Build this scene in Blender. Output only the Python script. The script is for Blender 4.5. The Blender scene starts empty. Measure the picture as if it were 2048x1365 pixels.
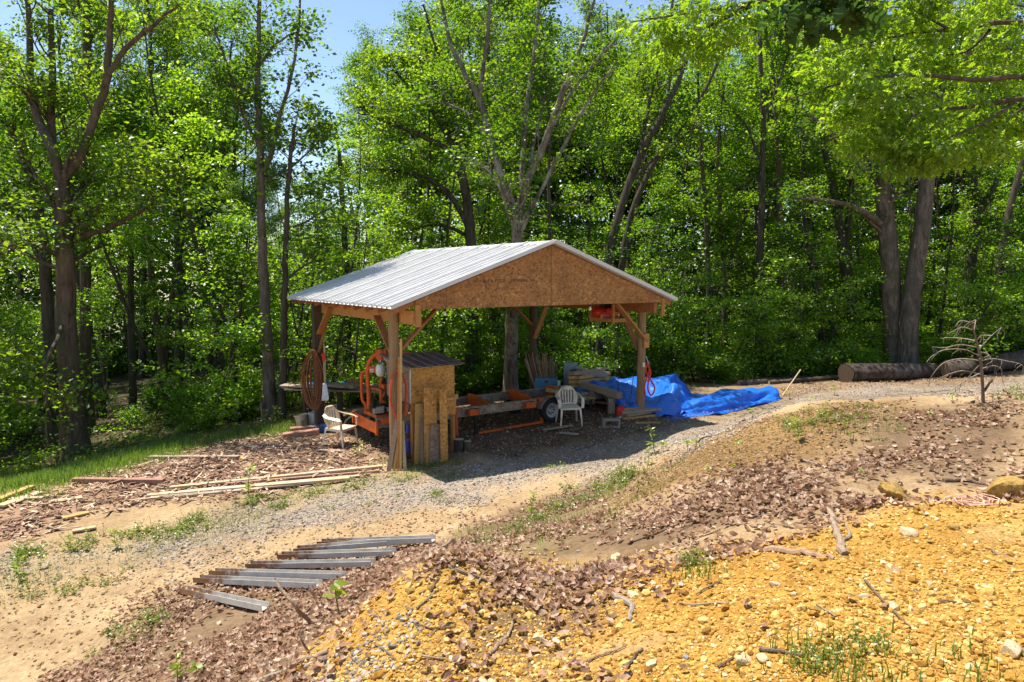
import bpy, math, random
import numpy as np
from mathutils import Vector, Matrix
R = math.radians
rng = np.random.default_rng(7)
random.seed(7)
scene = bpy.context.scene
COL = scene.collection

# ------------------------------------------------------------------ camera
F, CX, CY = 1365.0, 1024.0, 682.5
PITCH = math.atan(130.5 / F)
CP, SP = math.cos(PITCH), math.sin(PITCH)
EYE = 3.45                      # eye height above the sawmill pad (z = 0)
cam_d = bpy.data.cameras.new('camera')
cam = bpy.data.objects.new('camera', cam_d)
COL.objects.link(cam)
cam.location = (0, 0, EYE)
cam.rotation_euler = (R(90) - PITCH, 0, 0)
cam_d.sensor_width = 36
cam_d.lens = F / 2048 * 36
cam_d.clip_end = 600
cam_d.clip_start = 0.05
scene.camera = cam

def slope(px, py):
    """direction (x, 1, z) of the sight line through a photo pixel"""
    u, v = (px - CX) / F, (CY - py) / F
    fy = CP + v * SP
    return u / fy, (v * CP - SP) / fy

def at(px, py, d):
    sx, sz = slope(px, py)
    return Vector((sx * d, d, EYE + sz * d))

# ------------------------------------------------------------------ terrain
CTRL = []
def cp_px(px, py, d): p = at(px, py, d); CTRL.append((p.x, p.y, p.z))
def cp_w(x, y, zr): CTRL.append((x, y, zr + EYE))
for q in [(790, 930, 12.9), (680, 905, 13.8), (1140, 856, 15.6), (1287, 828, 16.5), (1340, 840, 15.9), (1560, 797, 18.4),
          (1650, 779, 20.0), (1850, 778, 19.8), (2048, 770, 20.0), (1700, 765, 21.5), (2040, 748, 22.2),
          (640, 858, 16.6), (1075, 800, 20.0), (945, 868, 15.0),
          (0, 1000, 11.3), (300, 1000, 11.3), (560, 868, 16.2), (400, 925, 13.4), (0, 1200, 8.0), (0, 1365, 6.3), (500, 1080, 9.2),
          (1000, 960, 11.5), (1300, 882, 14.2), (1480, 838, 16.3), (700, 1050, 9.5), (1000, 1004, 10.3), (1290, 932, 12.2),
          (250, 1290, 6.6), (420, 1190, 7.5), (860, 1085, 8.2), (700, 1140, 7.7), (560, 1200, 7.0),
          (1790, 727, 27), (1520, 765, 25), (150, 915, 17), (540, 834, 18.2), (20, 960, 15), (300, 905, 15.2),
          # bank face and crest
          (1100, 1060, 7.2), (1200, 1030, 7.6), (1250, 965, 9.6), (1350, 905, 9.8), (1450, 864, 9.2), (1540, 828, 8.8), (1600, 812, 8.6),
          (1720, 800, 8.8), (1960, 792, 9.0), (1400, 930, 7.3), (1550, 900, 6.8), (1700, 900, 6.4), (1900, 880, 6.2), (2040, 960, 5.0),
          (1300, 1060, 5.6), (1500, 1010, 5.4), (1700, 1010, 5.0), (1150, 1130, 5.4),
          (1050, 1160, 4.6), (880, 1105, 4.6), (970, 1110, 5.0), (780, 1190, 4.3), (690, 1270, 4.05), (600, 1365, 3.8),
          (900, 1250, 3.9), (1100, 1365, 3.3), (1350, 1200, 3.9), (1500, 1365, 2.95), (1700, 1200, 3.5), (2040, 1100, 3.8), (2048, 1365, 2.7),
          (480, 1320, 5.3), (380, 1365, 5.2), (620, 1290, 4.9), (800, 1140, 5.9), (740, 1190, 5.6)]:
    cp_px(*q)
for q in [(0, 0, -1.7), (3, 0, -1.6), (-2, 1, -2.5), (-5, 1, -3.5), (-9, 3, -3.8), (7, 2, -1.3), (9, 6, -1.25), (9, 9, -1.45),
          (3.6, 11.5, -2.85), (4.2, 14, -3.3), (6.5, 12, -2.5), (7.5, 15, -3.2), (10, 13.5, -2.5), (11, 16.5, -3.15), (2.2, 10.6, -2.7),
          (15, 12, -2.2), (15, 17, -3.0), (20, 21, -2.9), (16, 27, -3.2), (24, 34, -2.8), (0, 28, -3.6), (8, 34, -3.5), (-6, 26, -4.1),
          (-14, 24, -5.0), (-20, 18, -5.0), (-20, 34, -6.0), (0, 50, -4.0), (25, 55, -3.0), (-30, 50, -7.0), (-14, 10, -4.1), (-20, 6, -4.4),
          (50, 40, -2.5), (50, 0, -2.0), (-50, 10, -6.0), (0, -8, -1.9), (40, -8, -1.6), (-40, -8, -5.5), (60, 80, -2), (-60, 80, -9), (0, 80, -5)]:
    cp_w(*q)
CT = np.array(CTRL)
def _phi(r2): return 0.5 * r2 * np.log(r2 + 1e-9)
def _tps_fit(P, lam=0.02):
    n = len(P)
    d2 = ((P[:, None, :2] - P[None, :, :2]) ** 2).sum(-1)
    A = np.zeros((n + 3, n + 3))
    A[:n, :n] = _phi(d2) + lam * np.eye(n)
    A[:n, n] = 1; A[:n, n + 1:] = P[:, :2]
    A[n, :n] = 1; A[n + 1:, :n] = P[:, :2].T
    return np.linalg.solve(A, np.concatenate([P[:, 2], np.zeros(3)]))
WT = _tps_fit(CT)

def vnoise(x, y, s, seed=0):
    """smooth value noise in -1..1, feature size s"""
    x = np.asarray(x, float) / s + 1000.0; y = np.asarray(y, float) / s + 1000.0
    i, j = np.floor(x).astype(np.int64), np.floor(y).astype(np.int64)
    fx, fy = x - i, y - j
    fx = fx * fx * (3 - 2 * fx); fy = fy * fy * (3 - 2 * fy)
    def h(a, b):
        n = (a * 374761393 + b * 668265263 + seed * 1274126177) & 0x7fffffff
        n = ((n ^ (n >> 13)) * 1274126177) & 0x7fffffff
        return ((n ^ (n >> 16)) & 0xffff) / 32767.5 - 1
    return ((h(i, j) * (1 - fx) + h(i + 1, j) * fx) * (1 - fy) + (h(i, j + 1) * (1 - fx) + h(i + 1, j + 1) * fx) * fy)

def H(x, y):
    x = np.asarray(x, float); y = np.asarray(y, float); sh = x.shape
    xf, yf = x.ravel(), y.ravel()
    out = np.empty(xf.size)
    n = len(CT)
    for k in range(0, xf.size, 20000):
        a, b = xf[k:k + 20000], yf[k:k + 20000]
        d2 = (a[:, None] - CT[None, :, 0]) ** 2 + (b[:, None] - CT[None, :, 1]) ** 2
        out[k:k + 20000] = _phi(d2) @ WT[:n] + WT[n] + WT[n + 1] * a + WT[n + 2] * b
    out += 0.04 * vnoise(xf, yf, 0.9, 1) + 0.020 * vnoise(xf, yf, 0.33, 2) + 0.010 * vnoise(xf, yf, 0.13, 3)
    return out.reshape(sh)
def h1(x, y): return float(H(np.array([x]), np.array([y]))[0])

def gnd(px, py, dmin=2.0, dmax=70):
    """first point of the ground on the sight line through a photo pixel"""
    sx, sz = slope(px, py)
    d = np.concatenate([np.arange(dmin, 12, 0.03), np.arange(12, dmax, 0.08)])
    g = EYE + sz * d - H(sx * d, d)
    k = np.argmax(g <= 0)
    if g[k] > 0: k = len(d) - 1
    if k > 0:
        t = g[k - 1] / (g[k - 1] - g[k] + 1e-9); dd = d[k - 1] + (d[k] - d[k - 1]) * t
    else: dd = d[0]
    return Vector((sx * dd, dd, h1(sx * dd, dd)))

# ------------------------------------------------------------------ objects
def tag(o, label=None, cat=None, group=None, kind=None):
    if label: o['label'] = label
    if cat: o['category'] = cat
    if group: o['group'] = group
    if kind: o['kind'] = kind
    return o
def thing(name, label, cat, loc=(0, 0, 0), rz=0.0, group=None):
    o = bpy.data.objects.new(name, None); COL.objects.link(o)
    o.location = loc; o.rotation_euler = (0, 0, rz); o.empty_display_size = 0.2
    return tag(o, label, cat, group)
def mesh_np(name, V, faces_flat, loop_tot, mat, parent=None, smooth=False, loc=None, attrs=None):
    """fast mesh from numpy arrays: faces_flat vertex indices, loop_tot corners per face"""
    V = np.asarray(V, np.float32); faces_flat = np.asarray(faces_flat, np.int32); loop_tot = np.asarray(loop_tot, np.int32)
    if loc is not None: V = V - np.asarray(loc, np.float32)
    me = bpy.data.meshes.new(name)
    me.vertices.add(len(V)); me.vertices.foreach_set('co', V.ravel())
    me.loops.add(len(faces_flat)); me.loops.foreach_set('vertex_index', faces_flat)
    me.polygons.add(len(loop_tot))
    me.polygons.foreach_set('loop_start', np.concatenate([[0], np.cumsum(loop_tot)[:-1]]).astype(np.int32))
    me.polygons.foreach_set('loop_total', loop_tot)
    me.polygons.foreach_set('use_smooth', np.full(len(loop_tot), bool(smooth)))
    me.update(calc_edges=True)
    if attrs:
        for an, (ty, arr) in attrs.items():
            a = me.attributes.new(an, ty, 'POINT')
            a.data.foreach_set('color' if ty == 'FLOAT_COLOR' else 'value', np.asarray(arr, np.float32).ravel())
    me.materials.append(mat)
    o = bpy.data.objects.new(name, me); COL.objects.link(o)
    if loc is not None: o.location = loc
    if parent is not None: o.parent = parent
    return o

class MB:
    """collects shapes for ONE mesh"""
    def __init__(s): s.v, s.f = [], []
    def add(s, vs, fs):
        b = len(s.v); s.v += [Vector(p) for p in vs]; s.f += [tuple(i + b for i in f) for f in fs]; return s
    def box(s, c, size, rot=None):
        hx, hy, hz = size[0] / 2, size[1] / 2, size[2] / 2
        M = rot.to_matrix() if hasattr(rot, 'to_matrix') else (rot or Matrix.Identity(3))
        vs = [Vector(c) + M @ Vector((x, y, z)) for x in (-hx, hx) for y in (-hy, hy) for z in (-hz, hz)]
        return s.add(vs, [(0, 1, 3, 2), (4, 6, 7, 5), (0, 4, 5, 1), (2, 3, 7, 6), (0, 2, 6, 4), (1, 5, 7, 3)])
    def beam(s, p, q, w, h, up=(0, 0, 1)):
        """rectangular bar from p to q, w across, h along up"""
        p, q = Vector(p), Vector(q); a = (q - p).normalized(); u = Vector(up); u = u - a * u.dot(a)
        if u.length < 1e-4: u = Vector((1, 0, 0)) - a * a.x
        u.normalize(); b = a.cross(u)
        vs = [e + b * (sx * w / 2) + u * (sz * h / 2) for e in (p, q) for sx, sz in ((-1, -1), (1, -1), (1, 1), (-1, 1))]
        return s.add(vs, [(3, 2, 1, 0), (4, 5, 6, 7), (0, 1, 5, 4), (1, 2, 6, 5), (2, 3, 7, 6), (3, 0, 4, 7)])
    def tube(s, pts, rad, n=8, cap=True):
        pts = [Vector(p) for p in pts]; m = len(pts)
        if not hasattr(rad, '__len__'): rad = [rad] * m
        vs, fs = [], []
        prev = None
        for i, p in enumerate(pts):
            t = (pts[min(i + 1, m - 1)] - pts[max(i - 1, 0)]).normalized()
            if prev is None:
                prev = Vector((0, 0, 1)) if abs(t.z) < .9 else Vector((1, 0, 0))
            u = (prev - t * prev.dot(t)).normalized(); prev = u; w = t.cross(u)
            for k in range(n):
                a = 2 * math.pi * k / n
                vs.append(p + (u * math.cos(a) + w * math.sin(a)) * rad[i])
        for i in range(m - 1):
            for k in range(n):
                k2 = (k + 1) % n
                fs.append((i * n + k, i * n + k2, (i + 1) * n + k2, (i + 1) * n + k))
        if cap: fs += [tuple(range(n))[::-1], tuple((m - 1) * n + k for k in range(n))]
        return s.add(vs, fs)
    def cyl(s, p, q, r, n=12, r2=None): return s.tube([p, q], [r, r if r2 is None else r2], n)
    def lathe(s, c, prof, n=20, M=None, caps=True):
        """profile of (radius, height) turned about the local z axis"""
        M = M or Matrix.Identity(3); c = Vector(c); vs, fs = [], []; m = len(prof)
        for r, z in prof:
            for k in range(n):
                a = 2 * math.pi * k / n; vs.append(c + M @ Vector((r * math.cos(a), r * math.sin(a), z)))
        for i in range(m - 1):
            for k in range(n):
                k2 = (k + 1) % n; fs.append((i * n + k, i * n + k2, (i + 1) * n + k2, (i + 1) * n + k))
        if caps and prof[0][0] > 1e-4: fs.append(tuple(range(n))[::-1])
        if caps and prof[-1][0] > 1e-4: fs.append(tuple((m - 1) * n + k for k in range(n)))
        return s.add(vs, fs)
    def prism(s, outline, axis_vec):
        """polygon (list of 3D points) pushed along axis_vec"""
        o = [Vector(p) for p in outline]; a = Vector(axis_vec); n = len(o)
        return s.add(o + [p + a for p in o], [tuple(range(n))[::-1], tuple(range(n, 2 * n))] + [(i, (i + 1) % n, (i + 1) % n + n, i + n) for i in range(n)])
    def build(s, name, mat, parent=None, smooth=False, bevel=0.0, loc=None, sub=0, world=False):
        """loc: origin of a top-level mesh whose shapes were given in world space; world: shapes in world space under an unrotated parent"""
        me = bpy.data.meshes.new(name)
        off = Vector((0, 0, 0))
        if loc is not None: off = Vector(loc)
        elif world and parent is not None:
            off = Vector(parent.location)
            if parent.parent is not None: off = off + Vector(parent.parent.location)
        me.from_pydata([tuple(p - off) for p in s.v], [], s.f)
        me.validate()
        if smooth:
            me.polygons.foreach_set('use_smooth', [True] * len(me.polygons))
            if smooth != 'all':
                try: me.set_sharp_from_angle(angle=R(40))
                except Exception: pass
        me.materials.append(mat)
        o = bpy.data.objects.new(name, me); COL.objects.link(o)
        if loc is not None: o.location = loc
        if parent is not None: o.parent = parent
        if bevel:
            b = o.modifiers.new('bevel', 'BEVEL'); b.width = bevel; b.segments = 1; b.limit_method = 'ANGLE'
        if sub:
            b = o.modifiers.new('sub', 'SUBSURF'); b.levels = b.render_levels = sub
        return o
def copy_tree(o, parent=None):
    c = o.copy(); COL.objects.link(c)
    if parent is not None: c.parent = parent
    for ch in list(o.children): copy_tree(ch, c)
    return c

# ------------------------------------------------------------------ materials
def _nt(name):
    m = bpy.data.materials.new(name); m.use_nodes = True; nt = m.node_tree; nt.nodes.clear()
    out = nt.nodes.new('ShaderNodeOutputMaterial'); return m, nt, out
def N(nt, t, **k):
    n = nt.nodes.new(t)
    for a, b in k.items():
        if a == 'i':
            for x, y in b.items(): n.inputs[x].default_value = y
        else: setattr(n, a, b)
    return n
def L(nt, a, b): nt.links.new(a, b)
def ramp(nt, fac, stops):
    r = N(nt, 'ShaderNodeValToRGB'); e = r.color_ramp.elements
    while len(e) < len(stops): e.new(0.5)
    for k, (p, c) in enumerate(stops): e[k].position = p; e[k].color = (*c, 1)
    L(nt, fac, r.inputs[0]); return r.outputs[0]
def mixc(nt, fac, a, b, mode='MIX'):
    m = N(nt, 'ShaderNodeMix', data_type='RGBA', blend_type=mode)
    if isinstance(fac, (int, float)): m.inputs[0].default_value = fac
    else: L(nt, fac, m.inputs[0])
    for s, v in ((6, a), (7, b)):
        if isinstance(v, tuple): m.inputs[s].default_value = (*v, 1)
        else: L(nt, v, m.inputs[s])
    return m.outputs[2]
def mathn(nt, op, a, b=None):
    m = N(nt, 'ShaderNodeMath', operation=op)
    for k, v in enumerate((a, b)):
        if v is None: continue
        if isinstance(v, (int, float)): m.inputs[k].default_value = v
        else: L(nt, v, m.inputs[k])
    return m.outputs[0]
def coords(nt, scale=(1, 1, 1), kind='Object', rot=(0, 0, 0)):
    tc = N(nt, 'ShaderNodeTexCoord'); mp = N(nt, 'ShaderNodeMapping')
    mp.inputs['Scale'].default_value = scale; mp.inputs['Rotation'].default_value = rot
    L(nt, tc.outputs[kind], mp.inputs[0]); return mp.outputs[0]
def noise(nt, vec, scale, detail=4, rough=0.6, out=0, dist=0):
    n = N(nt, 'ShaderNodeTexNoise'); n.inputs['Scale'].default_value = scale; n.inputs['Detail'].default_value = detail
    n.inputs['Roughness'].default_value = rough; n.inputs['Distortion'].default_value = dist
    L(nt, vec, n.inputs['Vector']); return n.outputs[out]
def finish(nt, out, col, rough=0.8, bump=None, bstr=0.3, bdist=0.01, metal=0.0, spec=0.4):
    b = N(nt, 'ShaderNodeBsdfPrincipled')
    if isinstance(col, tuple): b.inputs['Base Color'].default_value = (*col, 1)
    else: L(nt, col, b.inputs['Base Color'])
    if isinstance(rough, (int, float)): b.inputs['Roughness'].default_value = rough
    else: L(nt, rough, b.inputs['Roughness'])
    b.inputs['Metallic'].default_value = metal
    b.inputs['Specular IOR Level'].default_value = spec
    if bump is not None:
        bp = N(nt, 'ShaderNodeBump'); bp.inputs['Strength'].default_value = bstr; bp.inputs['Distance'].default_value = bdist
        L(nt, bump, bp.inputs['Height']); L(nt, bp.outputs[0], b.inputs['Normal'])
    L(nt, b.outputs[0], out.inputs[0]); return b

def mat_plain(name, c1, c2, scale=6, rough=0.7, metal=0.0, stretch=(1, 1, 1), bstr=0.2, spec=0.4, detail=5, bdist=0.005, dirt=None):
    m, nt, out = _nt(name); v = coords(nt, stretch)
    n = noise(nt, v, scale, detail)
    col = ramp(nt, n, [(0.3, c1), (0.7, c2)])
    if dirt:
        d = noise(nt, v, scale * 0.6, 6, 0.7)
        col = mixc(nt, ramp(nt, d, [(0.52, (0, 0, 0)), (0.66, (1, 1, 1))]), col, dirt)
    finish(nt, out, col, rough, n, bstr, bdist, metal, spec); return m
def mat_wood(name, c1, c2, grain=(1, 14, 14), rough=0.75, tint_var=0.25, spec=0.3, grey=None):
    """sawn or weathered timber; grain runs along local x by default"""
    m, nt, out = _nt(name); v = coords(nt, grain)
    n = noise(nt, v, 3.0, 6, 0.65, dist=0.6); f = noise(nt, coords(nt), 1.3, 3)
    col = ramp(nt, n, [(0.25, c1), (0.75, c2)])
    if grey: col = mixc(nt, ramp(nt, f, [(0.42, (0, 0, 0)), (0.62, (1, 1, 1))]), col, grey)
    rnd = N(nt, 'ShaderNodeObjectInfo').outputs['Random']
    isl = N(nt, 'ShaderNodeNewGeometry').outputs['Random Per Island']
    k = mathn(nt, 'ADD', mathn(nt, 'MULTIPLY', isl, tint_var), mathn(nt, 'MULTIPLY', rnd, tint_var))
    val = mathn(nt, 'SUBTRACT', 1 + tint_var, k)
    hs = N(nt, 'ShaderNodeHueSaturation'); L(nt, col, hs.inputs['Color']); L(nt, val, hs.inputs['Value'])
    finish(nt, out, hs.outputs[0], rough, n, 0.35, 0.004, 0, spec); return m
def mat_osb(name, base, dark, light):
    """flake board: small flat strands lying in all directions"""
    m, nt, out = _nt(name)
    cols, hs = [], []
    tc = N(nt, 'ShaderNodeTexCoord').outputs['Object']
    h = None
    for k, ang in enumerate((20, 75, 130, 170)):
        mp = N(nt, 'ShaderNodeMapping'); mp.inputs['Rotation'].default_value = (R(ang), R(ang * .9), R(ang * .7))
        mp.inputs['Scale'].default_value = (10, 40, 30); mp.inputs['Location'].default_value = (k * 3.1, k, k * 1.7); L(nt, tc, mp.inputs[0])
        vo = N(nt, 'ShaderNodeTexVoronoi'); vo.inputs['Scale'].default_value = 1.0; L(nt, mp.outputs[0], vo.inputs['Vector'])
        sx = N(nt, 'ShaderNodeSeparateColor'); L(nt, vo.outputs['Color'], sx.inputs[0])
        h = sx.outputs[0] if h is None else mathn(nt, 'ADD', h, sx.outputs[0])
    h = mathn(nt, 'MULTIPLY', h, 0.25)
    col = ramp(nt, h, [(0.22, dark), (0.48, base), (0.62, base), (0.82, light)])
    f = noise(nt, tc, 2.2, 5, 0.7)
    col = mixc(nt, ramp(nt, f, [(0.35, (0, 0, 0)), (0.7, (.55, .55, .55))]), col, tuple(x * 0.62 for x in dark))
    finish(nt, out, col, 0.75, h, 0.4, 0.003, 0, 0.3); return m
def mat_bark(name, c1, c2, c3, scale=9):
    m, nt, out = _nt(name); v = coords(nt, (1, 1, 0.22))
    n = noise(nt, v, scale, 7, 0.7, dist=0.4); g = noise(nt, coords(nt), 1.6, 5, 0.7)
    col = ramp(nt, n, [(0.35, c1), (0.62, c2)])
    col = mixc(nt, ramp(nt, g, [(0.48, (0, 0, 0)), (0.62, (1, 1, 1))]), col, c3)
    finish(nt, out, col, 0.9, n, 0.9, 0.03, 0, 0.2); return m
def mat_leaf(name, lo, hi, tlo, thi, trans=0.5, gloss=0.07, hue_var=0.3, rough=0.38):
    """leaves lit from above and through: diffuse + translucent + a little gloss"""
    m, nt, out = _nt(name)
    isl = N(nt, 'ShaderNodeNewGeometry').outputs['Random Per Island']
    obj = N(nt, 'ShaderNodeObjectInfo').outputs['Random']
    f = mathn(nt, 'ADD', mathn(nt, 'MULTIPLY', isl, 1 - hue_var), mathn(nt, 'MULTIPLY', obj, hue_var))
    d = N(nt, 'ShaderNodeBsdfDiffuse'); t = N(nt, 'ShaderNodeBsdfTranslucent'); g = N(nt, 'ShaderNodeBsdfGlossy')
    mid = lambda a, b: tuple(x * .66 + y * .34 for x, y in zip(a, b))
    L(nt, ramp(nt, f, [(.1, lo), (.6, mid(lo, hi)), (.95, hi)]), d.inputs[0]); L(nt, ramp(nt, f, [(.1, tlo), (.6, mid(tlo, thi)), (.95, thi)]), t.inputs[0])
    g.inputs['Roughness'].default_value = rough; g.inputs['Color'].default_value = (.9, .95, .85, 1)
    m1 = N(nt, 'ShaderNodeMixShader'); m1.inputs[0].default_value = trans; L(nt, d.outputs[0], m1.inputs[1]); L(nt, t.outputs[0], m1.inputs[2])
    m2 = N(nt, 'ShaderNodeMixShader'); m2.inputs[0].default_value = gloss; L(nt, m1.outputs[0], m2.inputs[1]); L(nt, g.outputs[0], m2.inputs[2])
    L(nt, m2.outputs[0], out.inputs[0]); return m
def mat_islands(name, stops, rough=0.85, bump_scale=0, spec=0.25, trans=0.0, nscale=40):
    """every loose piece of the mesh gets its own tint from the ramp"""
    m, nt, out = _nt(name)
    isl = N(nt, 'ShaderNodeNewGeometry').outputs['Random Per Island']
    col = ramp(nt, isl, stops)
    n = noise(nt, coords(nt), nscale, 4)
    col = mixc(nt, 0.5, col, ramp(nt, n, [(0.3, (.45, .45, .45)), (0.7, (1, 1, 1))]), 'MULTIPLY')
    b = finish(nt, out, col, rough, n if bump_scale else None, bump_scale, 0.004, 0, spec)
    if trans:
        t = N(nt, 'ShaderNodeBsdfTranslucent'); L(nt, col, t.inputs[0])
        mx = N(nt, 'ShaderNodeMixShader'); mx.inputs[0].default_value = trans
        L(nt, b.outputs[0], mx.inputs[1]); L(nt, t.outputs[0], mx.inputs[2]); L(nt, mx.outputs[0], out.inputs[0])
    return m
# ------------------------------------------------------------------ light
SUN_EL, SUN_DIR = R(70.5), Vector((-0.90, 0.44, 0)).normalized()       # where the sun stands: high, behind and to the left
w = bpy.data.worlds.new('World'); scene.world = w; w.use_nodes = True
nt = w.node_tree; nt.nodes.clear()
bg = nt.nodes.new('ShaderNodeBackground'); wo = nt.nodes.new('ShaderNodeOutputWorld'); sky = nt.nodes.new('ShaderNodeTexSky')
sky.sky_type = 'NISHITA'; sky.sun_disc = False; sky.sun_elevation = SUN_EL
sky.sun_rotation = math.atan2(SUN_DIR.x, SUN_DIR.y)
sky.air_density = 1.0; sky.dust_density = 0.3; sky.ozone_density = 1.4
bg.inputs[1].default_value = 0.105
nt.links.new(sky.outputs[0], bg.inputs[0]); nt.links.new(bg.outputs[0], wo.inputs[0])
sd = bpy.data.lights.new('sun', 'SUN'); sd.energy = 4.8; sd.angle = R(0.53); sd.color = (1.0, 0.94, 0.84)
so = bpy.data.objects.new('sun', sd); COL.objects.link(so)
sv = SUN_DIR * math.cos(SUN_EL) + Vector((0, 0, math.sin(SUN_EL)))
so.rotation_euler = sv.to_track_quat('Z', 'Y').to_euler(); so.location = (0, 0, 30)
scene.view_settings.view_transform = 'Standard'; scene.view_settings.look = 'None'; scene.view_settings.gamma = 1
scene.view_settings.exposure = 1.02
cy = scene.cycles
cy.max_bounces = 7; cy.diffuse_bounces = 4; cy.glossy_bounces = 2; cy.transmission_bounces = 5; cy.transparent_max_bounces = 4
cy.use_denoising = True; cy.sample_clamp_indirect = 6; cy.caustics_reflective = False; cy.caustics_refractive = False

# ------------------------------------------------------------------ regions of the ground (plan outlines)
def region(pxs): return np.array([(p.x, p.y) for p in (gnd(a, b) for a, b in pxs)])
def sdist(poly, x, y):
    """signed distance to a plan outline, positive inside"""
    best = np.full(x.shape, 1e9); inside = np.zeros(x.shape, bool); n = len(poly)
    for i in range(n):
        ax, ay = poly[i]; bx, by = poly[(i + 1) % n]
        dx, dy = bx - ax, by - ay
        t = np.clip(((x - ax) * dx + (y - ay) * dy) / (dx * dx + dy * dy + 1e-12), 0, 1)
        best = np.minimum(best, (x - ax - t * dx) ** 2 + (y - ay - t * dy) ** 2)
        c = ((ay > y) != (by > y)) & (x < dx * (y - ay) / (by - ay + 1e-12) + ax)
        inside ^= c
    return np.where(inside, 1, -1) * np.sqrt(best)
def mask(polys, x, y, soft=0.15, nz=0.25, ns=0.7, seed=5):
    m = np.zeros(x.shape)
    for p in polys:
        d = sdist(p, x, y) + nz * vnoise(x, y, ns, seed) + nz * 0.5 * vnoise(x, y, ns * 0.35, seed + 1)
        m = np.maximum(m, np.clip(d / soft * 0.5 + 0.5, 0, 1))
    return m
RG = {
 'gravel': [region([(0, 1135), (300, 1065), (560, 1005), (760, 960), (900, 935), (1150, 893), (1390, 846), (1560, 803), (1650, 778), (1750, 772), (2047, 756),
            (2047, 785), (1700, 792), (1500, 842), (1290, 925), (1100, 960), (900, 1008), (700, 1032), (450, 1090), (200, 1112), (0, 1155)])],
 'leaf': [region([(350, 1195), (480, 1140), (640, 1090), (900, 1090), (850, 1120), (760, 1180), (660, 1260), (570, 1364), (120, 1364), (220, 1300)]),
          region([(890, 1085), (1000, 1015), (1180, 965), (1290, 938), (1250, 985), (1100, 1070), (1000, 1108), (920, 1105)]),
          region([(1180, 1045), (1290, 1015), (1420, 965), (1560, 935), (1720, 950), (1720, 1005), (1600, 1055), (1400, 1068), (1300, 1105), (1150, 1115), (1020, 1115), (1100, 1065)]),
          region([(1640, 940), (1700, 870), (1790, 822), (2047, 798), (2047, 985), (1960, 975), (1800, 960), (1720, 1000)]),
          region([(1030, 1180), (1150, 1155), (1250, 1172), (1285, 1200), (1230, 1250), (1170, 1290), (1170, 1364), (910, 1364), (940, 1290), (1000, 1245)]),
          region([(1340, 1100), (1380, 1080), (1430, 1090), (1400, 1112)])],
 'dirt': [region([(1180, 1010), (1330, 905), (1480, 858), (1600, 815), (1800, 805), (1720, 880), (1690, 930), (1400, 960), (1250, 1025)])],
 'gold': [region([(560, 1364), (640, 1290), (760, 1180), (880, 1108), (1000, 1110), (1150, 1128), (1300, 1112), (1600, 1062), (1720, 1012), (2047, 990), (2047, 1364)])],
 'chips': [region([(0, 1085), (0, 1012), (150, 965), (290, 932), (400, 895), (560, 872), (620, 875), (760, 890), (760, 940), (520, 985), (300, 1002), (150, 1035)])],
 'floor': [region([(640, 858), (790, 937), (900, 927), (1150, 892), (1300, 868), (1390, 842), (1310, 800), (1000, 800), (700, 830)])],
 'grass': [region([(0, 1005), (0, 950), (250, 905), (420, 870), (560, 848), (610, 858), (420, 888), (290, 928), (150, 968)])],
 'verge': [region([(300, 1060), (480, 1015), (760, 945), (880, 932), (910, 940), (760, 968), (560, 1022), (420, 1075), (100, 1140), (0, 1195), (20, 1150)])],
 'tuft': [region([(930, 1110), (950, 1070), (1050, 1055), (1150, 1015), (1280, 938), (1300, 950), (1200, 1045), (1080, 1105), (980, 1125)])],
 'bankgrass': [region([(1580, 850), (1620, 812), (1740, 815), (1720, 880), (1640, 870)])],
}
# the camera stands on more of the same gold clay
RG['gold'].append(np.array([(-0.9, 3.6), (8, 4.0), (9, -6), (-2, -6)]))

FOREST_EDGE = np.array([(-60, 8), (-16, 13.4), (-11, 15.9), (-8, 17.0), (-6.3, 18.2), (-4, 20), (-1, 21.5), (2, 22.6), (5, 23.5), (10, 24.6), (14, 25), (20, 24), (60, 18), (60, 90), (-60, 90)])

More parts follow.
